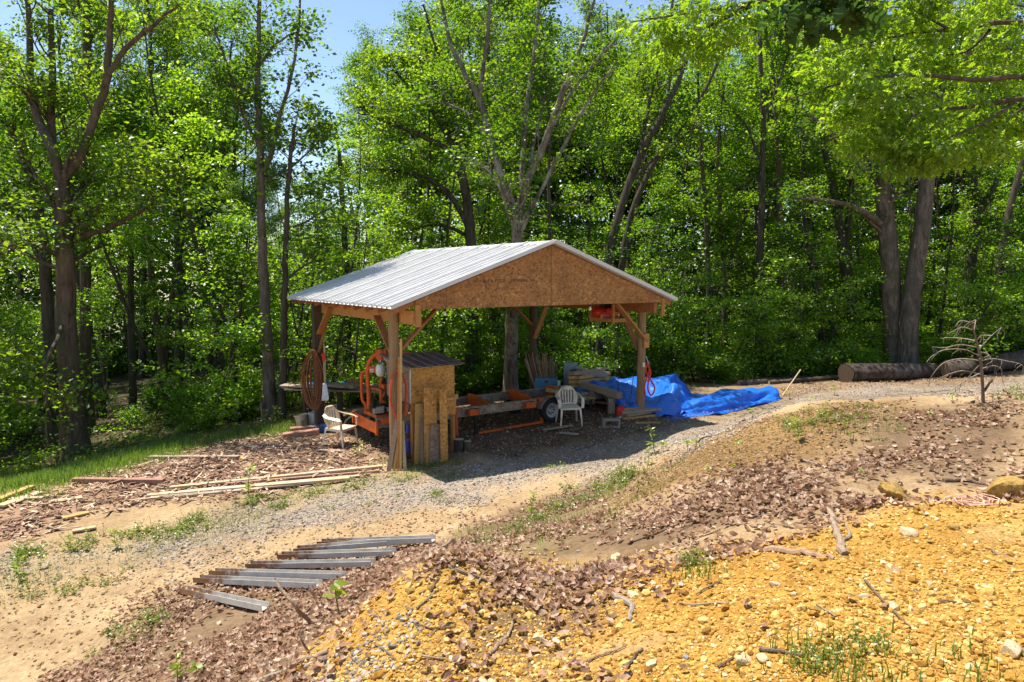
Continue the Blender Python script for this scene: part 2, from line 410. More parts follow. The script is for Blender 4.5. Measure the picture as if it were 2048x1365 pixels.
def albedo(x, y):
    n1, n2, n3 = vnoise(x, y, 1.1, 11), vnoise(x, y, 0.32, 12), vnoise(x, y, 0.11, 13)
    def c(a, b, t): return np.array(a)[None] * (1 - t[:, None]) + np.array(b)[None] * t[:, None]
    t = np.clip(0.5 + 0.3 * n1 + 0.3 * n2 + .2 * n3, 0, 1)
    C = c((.28, .19, .10), (.42, .30, .165), t)                        # packed tan track
    peb = np.full(x.shape, 0.35)
    def lay(m, col, pv):
        nonlocal C, peb
        C = C * (1 - m[:, None]) + col * m[:, None]; peb = peb * (1 - m) + pv * m
    fl = np.clip(0.5 + 0.5 * n2, 0, 1)
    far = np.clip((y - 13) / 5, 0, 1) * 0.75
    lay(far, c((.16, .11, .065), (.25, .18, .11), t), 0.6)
    lay(mask(RG['gravel'], x, y, 0.5, 0.45) * np.clip(.85 + .5 * n2, .2, 1), c((.24, .195, .15), (.38, .315, .25), t), 1.0)
    lay(mask(RG['dirt'], x, y, 0.35), c((.17, .10, .04), (.28, .17, .065), t), 0.5)
    lay(mask(RG['gold'], x, y, 0.25), c((.34, .17, .03), (.47, .28, .065), t), 0.8)
    lay(mask(RG['leaf'], x, y, 0.25) * 0.9, c((.12, .076, .042), (.19, .125, .072), t), 0.3)
    lay(mask(RG['chips'], x, y, 0.4, 0.4) * 0.92, c((.19, .11, .07), (.34, .22, .14), t), 0.3)
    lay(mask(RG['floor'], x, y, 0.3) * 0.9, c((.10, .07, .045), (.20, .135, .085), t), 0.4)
    lay(mask(RG['verge'], x, y, 0.5, 0.4) * 0.5, c((.16, .15, .05), (.28, .22, .09), t), 0.2)
    lay(mask(RG['tuft'], x, y, 0.5, 0.4) * 0.5, c((.16, .15, .05), (.26, .20, .09), t), 0.2)
    lay(mask(RG['grass'], x, y, 0.4, 0.3) * 0.9, c((.10, .13, .03), (.20, .20, .06), t), 0.1)
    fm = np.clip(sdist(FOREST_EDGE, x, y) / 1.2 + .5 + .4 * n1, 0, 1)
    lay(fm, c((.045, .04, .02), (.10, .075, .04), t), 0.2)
    return C, peb

def axis(*segs):
    out = []
    for a, b, s in segs: out.append(np.arange(a, b - 1e-6, s))
    return np.concatenate(out + [[segs[-1][1]]])
gx = axis((-60, -16, 4), (-16, -6, .2), (-6, 7, .065), (7, 16, .22), (16, 60, 4))
gy = axis((-8, 1, .6), (1, 9, .065), (9, 22, .14), (22, 30, .5), (30, 80, 4))
GX, GY = np.meshgrid(gx, gy)
GZ = H(GX, GY)
nx, ny = len(gx), len(gy)
idx = np.arange(nx * ny).reshape(ny, nx)
quads = np.stack([idx[:-1, :-1], idx[:-1, 1:], idx[1:, 1:], idx[1:, :-1]], -1).reshape(-1, 4)
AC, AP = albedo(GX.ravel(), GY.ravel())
m, nt, out = _nt('earth')
at_c = N(nt, 'ShaderNodeAttribute', attribute_name='earth_tint'); at_p = N(nt, 'ShaderNodeAttribute', attribute_name='pebbly')
v = coords(nt)
n1 = noise(nt, v, 14, 6, 0.7)
vo = N(nt, 'ShaderNodeTexVoronoi'); vo.inputs['Scale'].default_value = 60; L(nt, v, vo.inputs['Vector'])
vs_ = N(nt, 'ShaderNodeSeparateColor'); L(nt, vo.outputs['Color'], vs_.inputs[0])
pv = ramp(nt, vs_.outputs[0], [(0.0, (.45, .42, .42)), (.5, (.95, .95, .95)), (1.0, (1.45, 1.42, 1.4))])
c1 = mixc(nt, 0.75, at_c.outputs['Color'], ramp(nt, n1, [(0.28, (.55, .52, .5)), (0.72, (1.3, 1.3, 1.3))]), 'MULTIPLY')
c2 = mixc(nt, mathn(nt, 'MULTIPLY', at_p.outputs['Fac'], .6), c1, mixc(nt, 1.0, c1, pv, 'MULTIPLY'))
hgt = mathn(nt, 'ADD', n1, mathn(nt, 'MULTIPLY', mathn(nt, 'SUBTRACT', 0.6, vo.outputs['Distance']), at_p.outputs['Fac']))
finish(nt, out, c2, 0.95, hgt, 0.8, 0.025, 0, 0.15)
MAT_EARTH = m
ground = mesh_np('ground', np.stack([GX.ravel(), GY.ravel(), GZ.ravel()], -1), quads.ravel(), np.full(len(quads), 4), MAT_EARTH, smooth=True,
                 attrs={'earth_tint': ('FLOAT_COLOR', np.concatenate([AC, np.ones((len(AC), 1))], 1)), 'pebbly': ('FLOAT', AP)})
tag(ground, kind='structure')
# ------------------------------------------------------------------ trees
LEAF_FOREST = mat_leaf('forest_leaf', (.016, .052, .005), (.09, .155, .012), (.08, .24, .006), (.50, .68, .02), 0.56, 0.03)
LEAF_OAK = mat_leaf('oak_leaf', (.016, .05, .006), (.095, .15, .012), (.09, .24, .007), (.52, .67, .02), 0.56, 0.035)
LEAF_NEAR = mat_leaf('near_oak_leaf', (.06, .12, .006), (.17, .23, .018), (.26, .46, .008), (.66, .82, .03), 0.57, 0.03)
LEAF_SHRUB = mat_leaf('shrub_leaf', (.05, .13, .010), (.13, .22, .018), (.28, .54, .012), (.62, .84, .035), 0.56, 0.04)
LEAF_DARK = mat_leaf('shade_tinted_oak_leaf', (.02, .055, .010), (.05, .10, .02), (.06, .15, .02), (.16, .28, .03), 0.4, 0.015)  # shade put into the leaf colour, well below the other oak leaves
BARK_DARK = mat_bark('dark_bark', (.030, .024, .018), (.10, .08, .060), (.06, .055, .035))
BARK_BROWN = mat_bark('brown_bark', (.045, .030, .021), (.145, .10, .072), (.075, .07, .042))
BARK_PALE = mat_bark('mottled_bark', (.05, .04, .03), (.19, .155, .12), (.28, .26, .20), 11)
BARK_GREY = mat_bark('grey_bark', (.05, .038, .029), (.19, .15, .118), (.09, .08, .055))

def unit(v): return v / (np.linalg.norm(v) + 1e-9)
def smooth_path(P, k=3):
    """resample a coarse polyline with a Catmull-Rom curve"""
    P = [np.asarray(p, float) for p in P]; out = []
    for i in range(len(P) - 1):
        p0, p1, p2, p3 = P[max(i - 1, 0)], P[i], P[i + 1], P[min(i + 2, len(P) - 1)]
        for j in range(k):
            t = j / k
            out.append(0.5 * ((2 * p1) + (-p0 + p2) * t + (2 * p0 - 5 * p1 + 4 * p2 - p3) * t * t + (-p0 + 3 * p1 - 3 * p2 + p3) * t ** 3))
    out.append(P[-1]); return np.array(out)

# the clearing lies open to the sun: limbs that would shade it have been cut away
CLEARING = np.array([(-14, 7), (-13.5, 12.5), (-10.5, 15.2), (-6.8, 17.0), (-5.6, 17.9), (0.3, 21.4), (5, 19.4), (8, 19.0), (14, 18.2), (14, 3), (-14, 3)])
def shade_at(P, z=1.5):
    k = (P[:, 2] - z) / sv.z
    return P[:, 0] - sv.x * k, P[:, 1] - sv.y * k
def prune(P, r):
    x, y = shade_at(P); d = sdist(CLEARING, x, y)
    return ~((d > 0.5) & (r.random(len(P)) < .62))
class Tree:
    def __init__(s, seed): s.shift = None; s.r = np.random.default_rng(seed); s.V, s.F, s.n, s.A, s.D = [], [], 0, [], []
    def tube(s, P, rad, n):
        P = np.asarray(P, float); m = len(P)
        T = np.gradient(P, axis=0); T /= np.linalg.norm(T, axis=1)[:, None] + 1e-9
        ref = np.array([1.0, 0.13, 0.21]) if abs(T[0, 2]) > .6 else np.array([0.1, 0.2, 1.0])
        U = ref - T * (T @ ref)[:, None]; U /= np.linalg.norm(U, axis=1)[:, None] + 1e-9
        W = np.cross(T, U)
        a = np.arange(n) * 2 * np.pi / n
        ring = P[:, None] + (U[:, None] * np.cos(a)[None, :, None] + W[:, None] * np.sin(a)[None, :, None]) * np.asarray(rad)[:, None, None]
        s.V.append(ring.reshape(-1, 3))
        i = np.arange(m - 1)[:, None] * n; k = np.arange(n)[None]; k2 = (k + 1) % n
        s.F.append((np.stack([i + k, i + k2, i + n + k2, i + n + k], -1) + s.n).reshape(-1, 4)); s.n += m * n
    def wander(s, p, d, length, steps, wob, lift):
        P = [np.asarray(p, float)]; d = unit(np.asarray(d, float))
        for _ in range(steps):
            d = unit(d + s.r.normal(0, wob, 3) + np.array([0, 0, lift])); P.append(P[-1] + d * length / steps)
        return np.array(P)
    def spray(s, P, r0, level, length, n_child, lo=0.25, sides=4, spread=0.9, lift=0.05, up=0.25):
        """side branches along P, each carrying twigs; twig ends become leaf anchors"""
        m = len(P) - 1
        for _ in range(n_child):
            t = s.r.uniform(lo, 1.0); f = t * m; i = min(int(f), m - 1); p = P[i] + (P[i + 1] - P[i]) * (f - i)
            ax = unit(P[min(i + 1, m)] - P[max(i - 1, 0)])
            side = s.r.normal(0, 1, 3); side = unit(side - ax * (side @ ax)); side[2] *= 0.7
            d = unit(ax * s.r.uniform(.25, .8) + side * spread + np.array([0, 0, up]))
            ln = length * s.r.uniform(.55, 1.15) * (1.1 - 0.5 * t)
            Q = s.wander(p, d, ln, 4, .16, lift)
            rr = r0 * (0.45 if level else .5)
            s.tube(Q, np.linspace(rr, rr * .35, 5), sides if level else 3)
            if level > 0: s.spray(Q, rr, level - 1, ln * .55, max(3, int(n_child * .45)) if level > 1 else s.r.integers(3, 6), .3, 3, spread, lift, up * .5)
            if level <= 1:
                for j in (2, 3, 4) if level == 0 else (4,): s.A.append(Q[j]); s.D.append(unit(Q[j] - Q[j - 1]))
    def wood(s, name, mat, parent=None, loc=(0, 0, 0)):
        if not s.V: return None
        F = np.concatenate(s.F)
        return mesh_np(name, np.concatenate(s.V), F.ravel(), np.full(len(F), 4), mat, parent, True) if parent is None or not any(loc) else \
            mesh_np_at(name, np.concatenate(s.V), F, mat, parent, loc)
    def leaves(s, name, mat, per, size, jit, parent=None, loc=(0, 0, 0), lobed=False, droop=0.25, flat=0.45, keep=None, wid=0.36):
        A = np.array(s.A); D = np.array(s.D)
        if keep is not None:
            k = keep(A); A, D = A[k], D[k]
        if s.shift is not None: k = prune(A, s.r); A, D = A[k], D[k]
        if not len(A): return None
        V, F, LT = leaf_cloud(A, D, per, size, jit, s.r, lobed, droop, flat, wid)
        o = mesh_np(name, V - np.asarray(loc)[None], F, LT, mat, parent)
        return o
def mesh_np_at(name, V, F, mat, parent, loc): return mesh_np(name, V - np.asarray(loc)[None], F.ravel(), np.full(len(F), 4), mat, parent, True)
def leaf_cloud(A, D, per, size, jit, r, lobed=False, droop=0.25, flat=0.45, wid=0.36):
    n = len(A) * per
    P = np.repeat(A, per, 0); X = np.repeat(D, per, 0)
    J = r.normal(0, 1, (n, 3)) * np.array([jit, jit, jit * flat]); P = P + J
    X = X * .6 + r.normal(0, .7, (n, 3)); X[:, 2] = X[:, 2] * .55 - droop; X /= np.linalg.norm(X, axis=1)[:, None]
    Nn = r.normal(0, .55, (n, 3)) + np.array([0, 0, 1.0]); Nn -= X * (Nn * X).sum(1)[:, None]; Nn /= np.linalg.norm(Nn, axis=1)[:, None] + 1e-9
    B = np.cross(Nn, X)
    ls = (size * r.uniform(.65, 1.25, n))[:, None]
    if lobed == 'oval':
        prof = [(0.0, .02), (.2, .42 * wid), (.48, .58 * wid), (.78, .36 * wid), (1.0, .01)]
    elif not lobed:
        wd = ls * wid * r.uniform(.8, 1.25, n)[:, None]
        fold = ls * r.uniform(.0, .16, n)[:, None]
        V = np.stack([P, P + X * ls * .48 + B * wd + Nn * fold, P + X * ls, P + X * ls * .42 - B * wd + Nn * fold], 1).reshape(-1, 3)
        k = np.arange(n)[:, None] * 4
        return V, (k + np.array([[0, 1, 2, 3]])).ravel(), np.full(n, 4)
    # lobed oak leaf: midrib plus a lobed edge on each side
    if lobed != 'oval': prof = [(0.0, .02), (.22, .16), (.30, .09), (.46, .27), (.56, .13), (.72, .24), (.80, .11), (1.0, .02)]
    Lr = [P + X * ls * a + B * ls * b + Nn * ls * (b * .45 - .18 * a * a) for a, b in prof]
    Rr = [P + X * ls * a - B * ls * b + Nn * ls * (b * .45 - .18 * a * a) for a, b in prof]
    V = np.stack([v for pr in zip(Lr, Rr) for v in pr], 1).reshape(-1, 3); q = len(prof)
    f = np.array([[2 * i, 2 * i + 2, 2 * i + 3, 2 * i + 1] for i in range(q - 1)]).ravel()
    k = np.arange(n)[:, None] * (2 * q)
    return V, (k + f[None]).ravel(), np.full(n * (q - 1), 4)

# ---- trees whose trunks and limbs can be followed in the photograph
def traced(name, label, cat, d, trunk, limbs, bark, leafmat, twigs=(9, 1.5), per=10, lsize=.125, jit=.24, seed=1, group=None, lo=.3, keep=None, base_r=None, n_side=10, level=1, lobed=False):
    """trunk / limbs: lists of (px, py, half width px, depth offset)"""
    T = Tree(seed); T.shift = 1
    def world(seq):
        P, r = [], []
        for q in seq:
            dd = d + (q[3] if len(q) > 3 else 0); p = at(q[0], q[1], dd); P.append(np.array(p)); r.append(q[2] / F * dd)
        return P, r
    P, r = world(trunk)
    P[0][2] = min(P[0][2], h1(P[0][0], P[0][1]) + .02) - .1
    base = Vector(P[0]) + Vector((0, 0, .1))
    SPth = smooth_path(P, 4); SR = np.interp(np.linspace(0, 1, len(SPth)), np.linspace(0, 1, len(r)), r)
    SR[0] *= 1.55; SR[1] *= 1.25; SR[2] *= 1.08
    jx = T.r.normal(0, .012, (len(SPth), 3)); jx[0] = 0
    T.tube(SPth + jx, SR, n_side)
    if len(trunk) > 0:
        T.spray(SPth, r[-1] * .8, level, twigs[1], twigs[0], .55 if limbs else lo)
    for lb in limbs:
        Q, rr = world(lb); S = smooth_path(Q, 4); srr = np.interp(np.linspace(0, 1, len(S)), np.linspace(0, 1, len(rr)), rr)
        T.tube(S + T.r.normal(0, .012, S.shape), srr, 7)
        T.spray(S, max(rr[-1], .012), level, twigs[1], twigs[0], lo)
    root = thing(name, label, cat, base, 0, group)
    o = T.wood('trunk', bark, root, base)
    c = T.leaves('crown', leafmat, per, lsize, jit, root, base, keep=keep, lobed=lobed)
    return root

TREES = [
 dict(name='oak_tree', label='broad old oak with thick brown trunk forking high at the left edge of the clearing', cat='tree', d=17,
  trunk=[(152, 916, 27), (142, 800, 21), (134, 650, 19), (130, 520, 17), (127, 430, 16), (123, 365, 14)],
  limbs=[[(123, 368, 10), (106, 300, 9), (75, 235, 8, .5), (60, 150, 7, 1), (57, 30, 5, 1.2), (48, -90, 3, 1.5)],
         [(123, 366, 11), (165, 305, 9), (195, 215, 8), (214, 150, 7, -.3), (220, 60, 6, -.4), (226, -80, 3, -.6)],
         [(212, 155, 6, -.3), (250, 100, 5, -.5), (300, 55, 4, -.8), (360, 10, 2, -1)],
         [(110, 330, 8), (104, 275, 8, .6), (106, 180, 7, .9), (100, 20, 5, 1)],
         [(150, 440, 6, .1), (210, 408, 6, .5), (245, 375, 4, .7), (300, 345, 2, .9)],
         [(150, 480, 6), (230, 450, 6, .2), (272, 428, 4, .2), (310, 402, 2, .4)],
         [(128, 520, 5), (80, 490, 4, -.6), (20, 490, 3, -1), (-40, 500, 2, -1.2)],
         [(130, 640, 4), (110, 690, 4, -.8), (90, 740, 3, -1.2), (100, 830, 1.2, -1.3)]],
  bark=BARK_BROWN, leafmat=LEAF_OAK, twigs=(11, 1.9), per=10, seed=11),
 dict(name='oak_tree', label='dark leaning oak trunk just behind the broad old oak at far left', cat='tree', d=18.5,
  trunk=[(112, 900, 15), (105, 760, 13), (98, 640, 12), (91, 545, 11), (82, 450, 9), (58, 350, 7), (18, 250, 5)],
  limbs=[[(91, 545, 7), (60, 470, 6), (30, 420, 4), (-20, 380, 3)]], bark=BARK_DARK, leafmat=LEAF_OAK, twigs=(10, 1.8), seed=12),
 dict(name='forest_tree', label='tall straight brown trunk rising between the limbs of the broad left oak', cat='tree', d=21,
  trunk=[(176, 880, 12), (171, 700, 10), (170, 500, 10), (172, 300, 9), (173, 120, 8), (174, -80, 6)],
  limbs=[[(171, 420, 4), (220, 330, 3), (270, 260, 2)]], bark=BARK_BROWN, leafmat=LEAF_FOREST, twigs=(14, 1.6), seed=13),
 dict(name='slender_tree', label='slim tall tree with grey trunk and sparse crown against the gap of blue sky', cat='tree', d=18.2,
  trunk=[(540, 836, 14), (535, 700, 11), (528, 560, 10), (522, 420, 8), (520, 300, 7), (517, 150, 5), (520, -60, 3)],
  limbs=[[(528, 345, 5), (545, 300, 5), (560, 230, 4), (590, 120, 3), (602, -20, 2)], [(518, 290, 4), (490, 240, 3), (460, 150, 3), (428, 50, 1.5)],
         [(520, 130, 3), (550, 90, 2), (600, 60, 1.2)], [(530, 360, 3), (590, 330, 2), (650, 270, 1.2)], [(517, 200, 3), (470, 170, 2), (440, 180, 1.2)]],
  bark=BARK_GREY, leafmat=LEAF_OAK, twigs=(15, 1.2), per=9, lsize=.12, jit=.2, seed=14, lo=.2),
 dict(name='slender_tree', label='thin dark tree next to the slim tall tree, nearest to the left roof eave', cat='tree', d=17.8,
  trunk=[(563, 840, 8), (566, 700, 7), (570, 560, 6), (573, 430, 5), (580, 320, 4), (590, 250, 3)],
  limbs=[[(575, 560, 3), (610, 530, 2), (650, 520, 1.5)], [(574, 460, 3), (620, 440, 2), (690, 395, 1)]], bark=BARK_DARK, leafmat=LEAF_OAK, twigs=(16, 1.3), per=9, seed=15),
 dict(name='oak_tree', label='large spreading oak with pale mottled trunk directly behind the shed', cat='tree', d=20.8,
  trunk=[(1020, 792, 15), (1022, 700, 13), (1026, 600, 12.5), (1031, 520, 12), (1037, 430, 12)],
  limbs=[[(1036, 440, 9), (1012, 375, 8, .2), (980, 280, 7, .3), (957, 195, 6, .4), (925, 140, 5, .5), (900, 80, 4, .6), (875, -30, 2, .7)],
         [(958, 200, 5, .4), (968, 120, 4, .2), (978, 40, 4, 0), (985, -60, 2)],
         [(1037, 435, 9), (1052, 370, 8, -.2), (1095, 270, 7, -.4), (1128, 180, 6, -.6), (1160, 100, 4, -.8), (1195, -20, 2, -1)],
         [(1040, 420, 7), (1043, 350, 6, .8), (1052, 230, 5, 1.2), (1068, 110, 4, 1.4), (1082, -40, 2, 1.5)],
         [(1040, 465, 5, -.1), (1075, 395, 4, -.3), (1118, 310, 4, -.4), (1175, 205, 3, -.6), (1235, 125, 1.5, -.8)],
         [(1026, 450, 4), (1008, 400, 4, -.4), (985, 350, 3, -.8), (950, 320, 2, -1)],
         [(1098, 262, 4, -.4), (1160, 160, 3, -1), (1240, 70, 2, -1.6)],
         [(975, 270, 4, .3), (930, 225, 3, .8), (870, 200, 2, 1.2)],
         [(1060, 330, 4, .5), (1075, 250, 3, 1.6), (1100, 160, 2, 2.4)]],
  bark=BARK_PALE, leafmat=LEAF_OAK, twigs=(11, 1.7), per=10, seed=16),
 dict(name='oak_tree', label='dark trunked oak bending left behind the shed ridge, long limbs reaching left', cat='tree', d=23.5,
  trunk=[(942, 745, 12), (946, 600, 11), (940, 470, 10.5), (931, 380, 9), (908, 300, 8), (884, 245, 7), (870, 180, 4), (850, 90, 3)],
  limbs=[[(934, 450, 6), (895, 385, 5, -.3), (835, 350, 4, -.5), (750, 338, 2, -.8)], [(906, 303, 6), (850, 275, 5, -.3), (790, 250, 4, -.5), (715, 225, 2, -.7)],
         [(882, 247, 5), (840, 190, 4, .2), (785, 140, 2, .4)], [(912, 310, 5), (905, 210, 4, .6), (880, 120, 3, .8), (845, 10, 2, 1)],
         [(925, 360, 4), (940, 260, 4, .8), (950, 150, 3, 1.2)], [(930, 470, 4), (880, 450, 3, .5), (820, 460, 2, .7)]],
  bark=BARK_DARK, leafmat=LEAF_OAK, twigs=(10, 1.7), per=10, seed=17),
 dict(name='leaning_tree', label='slanting dark tree leaning to the right over the right roof slope', cat='tree', d=24.5,
  trunk=[(1196, 720, 10), (1210, 560, 9), (1238, 430, 8), (1282, 305, 7), (1328, 222, 6), (1380, 100, 4), (1420, -20, 2)],
  limbs=[[(1282, 305, 4), (1300, 200, 3, .4), (1330, 90, 2, .6)], [(1262, 360, 4), (1330, 300, 3, -.4), (1400, 250, 2, -.6)]],
  bark=BARK_DARK, leafmat=LEAF_OAK, twigs=(8, 1.3), per=10, seed=18),
 dict(name='leaning_tree', label='second slanting tree, thinner, parallel to and right of the first slanting tree', cat='tree', d=25.5,
  trunk=[(1228, 720, 8), (1240, 560, 7), (1263, 430, 6.5), (1312, 320, 5), (1368, 250, 4), (1425, 150, 3), (1470, 30, 2)],
  limbs=[[(1312, 320, 3), (1330, 220, 3, .4), (1350, 110, 2, .6)]], bark=BARK_DARK, leafmat=LEAF_FOREST, twigs=(8, 1.2), per=10, seed=19),
 dict(name='oak_tree', label='stout grey-brown oak with forked top standing behind the big fallen log', cat='tree', d=25,
  trunk=[(1792, 735, 20), (1786, 640, 18), (1779, 520, 17), (1771, 420, 16), (1763, 350, 14)],
  limbs=[[(1763, 362, 8), (1710, 318, 6, -.4), (1655, 262, 4, -.8), (1600, 215, 2, -1.2)], [(1764, 356, 9), (1768, 290, 8), (1762, 190, 7), (1750, 60, 5), (1745, -60, 3)],
         [(1768, 358, 7), (1800, 300, 6, -.3), (1815, 235, 5, -.5), (1840, 140, 3, -.7)], [(1768, 455, 7), (1722, 420, 6, -.5), (1655, 402, 4, -1), (1580, 395, 2, -1.4)],
         [(1768, 380, 6), (1720, 280, 5, .6), (1690, 230, 4, .9), (1680, 120, 3, 1)]],
  bark=BARK_GREY, leafmat=LEAF_OAK, twigs=(9, 1.8), per=10, seed=20),
 dict(name='oak_tree', label='stout oak leaning right, twin of the forked oak behind the big fallen log', cat='tree', d=24.5,
  trunk=[(1814, 737, 20), (1818, 650, 18), (1832, 530, 16), (1846, 440, 15), (1854, 350, 14), (1863, 260, 13), (1876, 180, 10), (1892, 40, 7), (1900, -60, 4)],
  limbs=[[(1864, 330, 6), (1900, 300, 5, -.3), (1965, 270, 3, -.6), (2040, 240, 2, -1)], [(1872, 200, 6), (1930, 120, 5), (1990, 40, 3)], [(1862, 270, 5), (1820, 200, 4), (1800, 100, 3)]],
  bark=BARK_GREY, leafmat=LEAF_OAK, twigs=(9, 1.8), per=10, seed=21),
 dict(name='forest_tree', label='straight black trunk in the woods midway between the shed and the fallen log', cat='tree', d=26.5,
  trunk=[(1519, 770, 8), (1519, 620, 7.5), (1521, 480, 7), (1524, 360, 6), (1526, 240, 5), (1520, 80, 4), (1515, -60, 2)],
  limbs=[[(1524, 330, 3), (1490, 250, 2), (1440, 190, 1.5)], [(1526, 240, 3), (1560, 160, 2), (1590, 60, 1)]], bark=BARK_DARK, leafmat=LEAF_FOREST, twigs=(9, 1.3), per=10, seed=22),
 dict(name='forest_tree', label='greenish straight trunk immediately right of the straight black trunk', cat='tree', d=28,
  trunk=[(1563, 770, 8), (1562, 620, 7), (1560, 450, 6.5), (1556, 300, 5), (1545, 150, 4), (1540, 0, 2)], limbs=[], bark=BARK_BROWN, leafmat=LEAF_FOREST, twigs=(16, 1.5), per=10, seed=23),
 dict(name='forest_tree', label='thick black trunk leaning left, just left of the two stout oaks', cat='tree', d=28,
  trunk=[(1716, 720, 11), (1705, 630, 11), (1693, 540, 11), (1682, 480, 9), (1668, 380, 7), (1648, 290, 5), (1630, 160, 3)],
  limbs=[[(1690, 520, 7), (1698, 430, 6), (1705, 320, 4), (1700, 180, 3)], [(1670, 430, 4), (1700, 400, 3), (1730, 370, 2)]], bark=BARK_DARK, leafmat=LEAF_FOREST, twigs=(8, 1.5), per=10, seed=24),
 dict(name='forest_tree', label='thin crooked trunk in the woods between the greenish trunk and the black leaning trunk', cat='tree', d=27.5,
  trunk=[(1647, 735, 6), (1640, 650, 6), (1628, 560, 5.5), (1616, 480, 5), (1605, 400, 4), (1608, 300, 3), (1596, 200, 2)],
  limbs=[[(1630, 600, 4), (1660, 640, 4), (1672, 690, 3)]], bark=BARK_DARK, leafmat=LEAF_FOREST, twigs=(8, 1.3), per=10, seed=25),
 dict(name='forest_tree', label='black trunk with open fork at head height right of the two stout oaks', cat='tree', d=28.5,
  trunk=[(1932, 720, 11), (1936, 620, 10), (1942, 530, 10), (1952, 440, 10), (1962, 405, 9)],
  limbs=[[(1960, 410, 6), (1948, 360, 6), (1952, 290, 4), (1940, 150, 3)], [(1962, 408, 6), (1990, 370, 5), (2005, 280, 4), (2010, 120, 2)]], bark=BARK_DARK, leafmat=LEAF_FOREST, twigs=(8, 1.6), per=10, seed=26),
 dict(name='leaning_tree', label='dark tree leaning right at the far right edge of the woods', cat='tree', d=26.5,
  trunk=[(1994, 715, 8), (1996, 620, 8), (2000, 530, 8), (2012, 450, 7), (2035, 360, 6), (2070, 240, 5)], limbs=[], bark=BARK_DARK, leafmat=LEAF_FOREST, twigs=(9, 1.6), per=10, seed=27),
 dict(name='slender_tree', label='slender black trunk in the woods directly right of the shed roof corner', cat='tree', d=27,
  trunk=[(1418, 760, 6), (1418, 620, 5.5), (1415, 490, 5), (1408, 380, 4), (1400, 250, 3), (1395, 100, 2)], limbs=[], bark=BARK_DARK, leafmat=LEAF_FOREST, twigs=(16, 1.3), per=10, seed=28),
 dict(name='slender_tree', label='slender pale brown trunk second to the right of the shed roof corner', cat='tree', d=27.5,
  trunk=[(1452, 760, 6), (1450, 640, 6), (1447, 520, 5), (1440, 420, 4), (1436, 300, 3), (1450, 150, 2)], limbs=[], bark=BARK_BROWN, leafmat=LEAF_FOREST, twigs=(16, 1.3), per=10, seed=29),
 dict(name='forked_tree', label='small black forked tree in the shade midway between the left oak and the shed', cat='tree', d=20,
  trunk=[(472, 845, 7), (470, 760, 6), (468, 690, 6), (452, 650, 4), (425, 570, 4), (395, 490, 3), (378, 420, 2)],
  limbs=[[(468, 692, 4), (478, 640, 3), (486, 570, 2.5), (495, 470, 1.5)]], bark=BARK_DARK, leafmat=LEAF_FOREST, twigs=(10, 1.3), per=10, seed=30),
 dict(name='forest_tree', label='dark upright trunk right of the broad left oak, lost in leaves above', cat='tree', d=22,
  trunk=[(266, 850, 7), (264, 700, 7), (262, 560, 6), (262, 440, 5), (266, 300, 4), (270, 150, 3)], limbs=[], bark=BARK_DARK, leafmat=LEAF_FOREST, twigs=(18, 1.5), per=10, seed=31),
 dict(name='forest_tree', label='dark trunk seen in the shade beneath the shed roof near its left post', cat='tree', d=23,
  trunk=[(697, 800, 8), (696, 700, 8), (695, 600, 7), (690, 480, 6), (680, 330, 4), (672, 250, 2)], limbs=[], bark=BARK_DARK, leafmat=LEAF_FOREST, twigs=(16, 1.4), per=10, seed=32),
]
for t in TREES: traced(**t)

# oak outside the right edge whose limbs hang into the picture
T = Tree(77)
bx, by = 13.2, 14.2; bz = h1(bx, by)
tr = smooth_path([(bx, by, bz - .1), (bx - .05, by, bz + 2), (bx, by + .1, bz + 6), (bx + .1, by, bz + 13)], 4)
T.tube(tr, np.linspace(.36, .16, len(tr)), 10)
for k, lb in enumerate([
    [(bx, by, bz + 5.2), at(2100, 165, 13.2), at(1950, 160, 13.0), at(1820, 150, 12.8), at(1690, 165, 12.8), at(1560, 205, 13.2)],
    [(bx, by, bz + 5.0), at(2100, 205, 13.4), at(1960, 212, 13.4), at(1830, 228, 13.6), at(1730, 250, 13.8), at(1650, 285, 14)],
    [at(2030, 206, 13.3), at(1960, 250, 12.6), at(1900, 275, 12.4), at(1855, 305, 12.4)],
    [at(2060, 205, 13.3), at(1990, 260, 13.8), at(1940, 290, 14)],
    [(bx, by, bz + 5.6), at(2090, 60, 13.6), at(1900, 60, 13.4), at(1780, 76, 13.4), at(1650, 110, 13.6)],
    [at(1900, 60, 13.4), at(1800, 10, 13), at(1700, 0, 12.8)], [at(1980, 60, 13.4), at(1930, 105, 14.4), at(1850, 110, 15)],
    [(bx, by, bz + 6.4), at(2060, -50, 13), at(1850, -40, 12.6), at(1600, -10, 12.2), at(1420, 20, 12), at(1260, 45, 12)],
    [(bx, by, bz + 6.0), at(2090, 20, 15.4), at(1800, 30, 15.6), at(1600, 62, 15.8), at(1450, 95, 16)], [at(1800, 30, 15.6), at(1740, 100, 16), at(1690, 130, 16.2)],
    [(bx, by, bz + 6.6), at(2080, -30, 14.4), at(1900, 0, 14.6), at(1700, 25, 14.8), at(1540, 30, 15)],
    [at(1500, 10, 12.1), at(1420, 50, 12.6), at(1350, 75, 12.8)],
    [at(1820, 150, 12.8), at(1760, 185, 12.2), at(1700, 210, 12)], [at(1830, 228, 13.6), at(1790, 270, 13), at(1770, 300, 12.8)],
    [(bx, by, bz + 5.9), at(2080, 110, 14.6), at(2000, 100, 15), at(1940, 120, 15.4)]]):
    S = smooth_path(lb, 4); T.tube(S, np.linspace(.065 if k in (0, 1, 4, 7, 11) else .03, .010, len(S)), 7)
    T.spray(S, .012, 1, .78, 26 if k in (7, 8) else 17, .2, 3, .85, -.04, .02)
root = thing('oak_tree', 'oak with yellow-green lobed leaves whose limbs hang in from the upper right corner', 'tree', (bx, by, bz))
